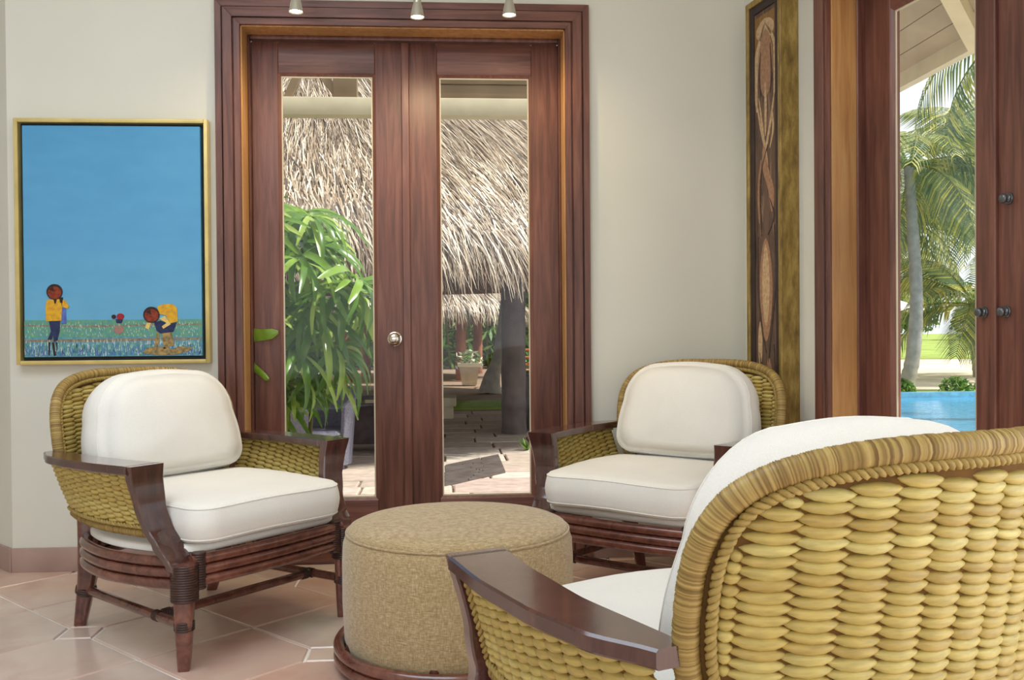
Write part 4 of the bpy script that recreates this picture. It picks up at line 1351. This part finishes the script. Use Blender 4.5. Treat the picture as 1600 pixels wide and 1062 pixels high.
coconut('nearer coconut palm whose yellow fronds hang under the eave', (10.1, 15.2, GZ), [(0, 0, 0), (.1, 0, 2.5), (.2, 0, 7.0)], .22, .14, (.2, 0, 7.0), 18, 35, .95, (-.7, .2))
coconut('far coconut palm low behind the parasol', (20.5, 46.0, GZ), [(0, 0, 0), (.1, 0, 2), (0, 0, 5.0)], .24, .15, (0, 0, 5.0), 20, 36, 1.3)
# pool
po = tag(empty('swimming_pool', (0, 0, GZ)), 'blue swimming pool at the foot of the pane in the side door', 'pool')
MB().box((5.2, 8.0, -.10), (16.0, 20.3, -.06)).build('water', 'water', po, smooth=0)
plain('pool_tile', rgb(104, 168, 196), .3, .5, var=.2, nscale=9)
MB().box((5.0, 20.3, -.3), (16.2, 20.55, .06), .01).build('coping', 'pool_tile', po)
MB().box((5.0, 7.7, -.3), (16.2, 8.0, .02), .01).build('coping', 'sandstone', po)
struct(MB().box((2.2, -6, GZ - .6), (10.2, 7.7, GZ - .03)).build('terrace', 'sand', smooth=0))
struct(MB().box((4.0, 7.7, GZ - .6), (16.4, 22.3, GZ - .31)).build('pool_bed', 'sand', smooth=0))
struct(MB().box((4.0, 20.55, GZ - .5), (30, 22.3, GZ - .02)).build('garden_strip', 'lawn', smooth=0))
# low shrubs behind the pool
rn = random.Random(77)
shr = [(11.9, 21.0, .26), (12.75, 21.2, .20), (13.6, 20.95, .26), (10.5, 20.9, .24), (15.1, 21.1, .34)]
SHL = ['low green shrub directly right of the leaning palm trunk', 'small pale shrub in the middle of the pool edge', 'round green shrub near the right end of the pool edge', 'low shrub left of the leaning palm trunk at the pool edge', 'larger shrub at the far right of the pool edge']
for k, (x, y, s_) in enumerate(shr):
    o = tag(empty('shrub', (x, y, GZ)), SHL[k], 'shrub', 'shrubs along the pool')
    mb = MB()
    for _ in range(420):
        a, b_, r_ = rn.uniform(0, 2 * PI), rn.uniform(-.1, 1.5), s_ * rn.uniform(.5, 1.1)
        p = Vector((r_ * 1.4 * math.cos(a) * math.cos(b_), r_ * math.sin(a) * math.cos(b_), .05 + r_ * 1.1 * max(0, math.sin(b_))))
        u_ = Vector((rn.uniform(-1, 1), rn.uniform(-1, 1), rn.uniform(-1, 1))).normalized() * .07
        v_ = u_.cross(Vector((rn.uniform(-1, 1), rn.uniform(-1, 1), .3))).normalized() * .03
        mb.add([p - u_, p + v_, p + u_, p - v_], [(0, 1, 2, 3)])
    stuff(mb.build('foliage', 'hedge_leaf', o, smooth=0))
    MB().tube([(0, 0, 0), (0, 0, s_)], .02, 6).build('stem', 'cane', o)
# parasol
pa = tag(empty('white_parasol', (19.6, 40.7, GZ)), 'white garden parasol left of the leaning palm trunk', 'parasol')
MB().tube([(0, 0, 0), (0, 0, 3.1)], .03, 8).build('pole', 'cream_beam', pa)
for k in range(8):
    a0, a1 = 2 * PI * k / 8, 2 * PI * (k + 1) / 8
    p0, p1 = Vector((1.9 * math.cos(a0), 1.9 * math.sin(a0), 2.35)), Vector((1.9 * math.cos(a1), 1.9 * math.sin(a1), 2.35))
    MB().add([(0, 0, 3.0), p0, p1, p0 + Vector((0, 0, -.12)), p1 + Vector((0, 0, -.12))], [(0, 1, 2), (1, 3, 4, 2)]).build('canopy_panel', 'parasol', pa, smooth=0)
MB().loft([circ(.3, 0), circ(.3, .08), circ(.05, .12)]).build('base', 'sandstone', pa)
# far tree line beyond the lawn
TL = ['leftmost far round tree at the end of the lawn', 'far tree just right of the leaning palm trunk', 'far broad tree in the middle of the lawn edge', 'far dark tree near the door stile', 'rightmost far tree beyond the lawn']
for k in range(5):
    x = 40 + k * 11.0; y = 106 - k * 3.0
    o = tag(empty('far_tree', (x, y, GZ)), TL[k], 'tree', 'trees beyond the lawn')
    mb = MB()
    cx_ = []
    for b in range(16):
        cx_.append((Vector((rn.uniform(-4.2, 4.2), rn.uniform(-2, 2), rn.uniform(1.4, 6.0))), rn.uniform(1.2, 2.2)))
    for _ in range(2600):
        c_, r_ = cx_[rn.randrange(16)]
        d_ = Vector((rn.gauss(0, 1), rn.gauss(0, 1), rn.gauss(0, 1))).normalized()
        p = c_ + d_ * r_ * rn.uniform(.7, 1.05)
        if p.z < .1: p.z = .1
        u_ = Vector((rn.uniform(-1, 1), rn.uniform(-1, 1), rn.uniform(-1, 1))).normalized() * .36
        v_ = u_.cross(Vector((rn.uniform(-1, 1), rn.uniform(-1, 1), .3))).normalized() * .2
        mb.add([p - u_, p + v_, p + u_, p - v_], [(0, 1, 2, 3)])
    stuff(mb.build('foliage', 'hedge_leaf', o, smooth=0))
    MB().tube([(0, 0, 0), (.1, 0, 2), (0, 0, 4)], .3, 8).build('trunk', 'palm_bark', o)
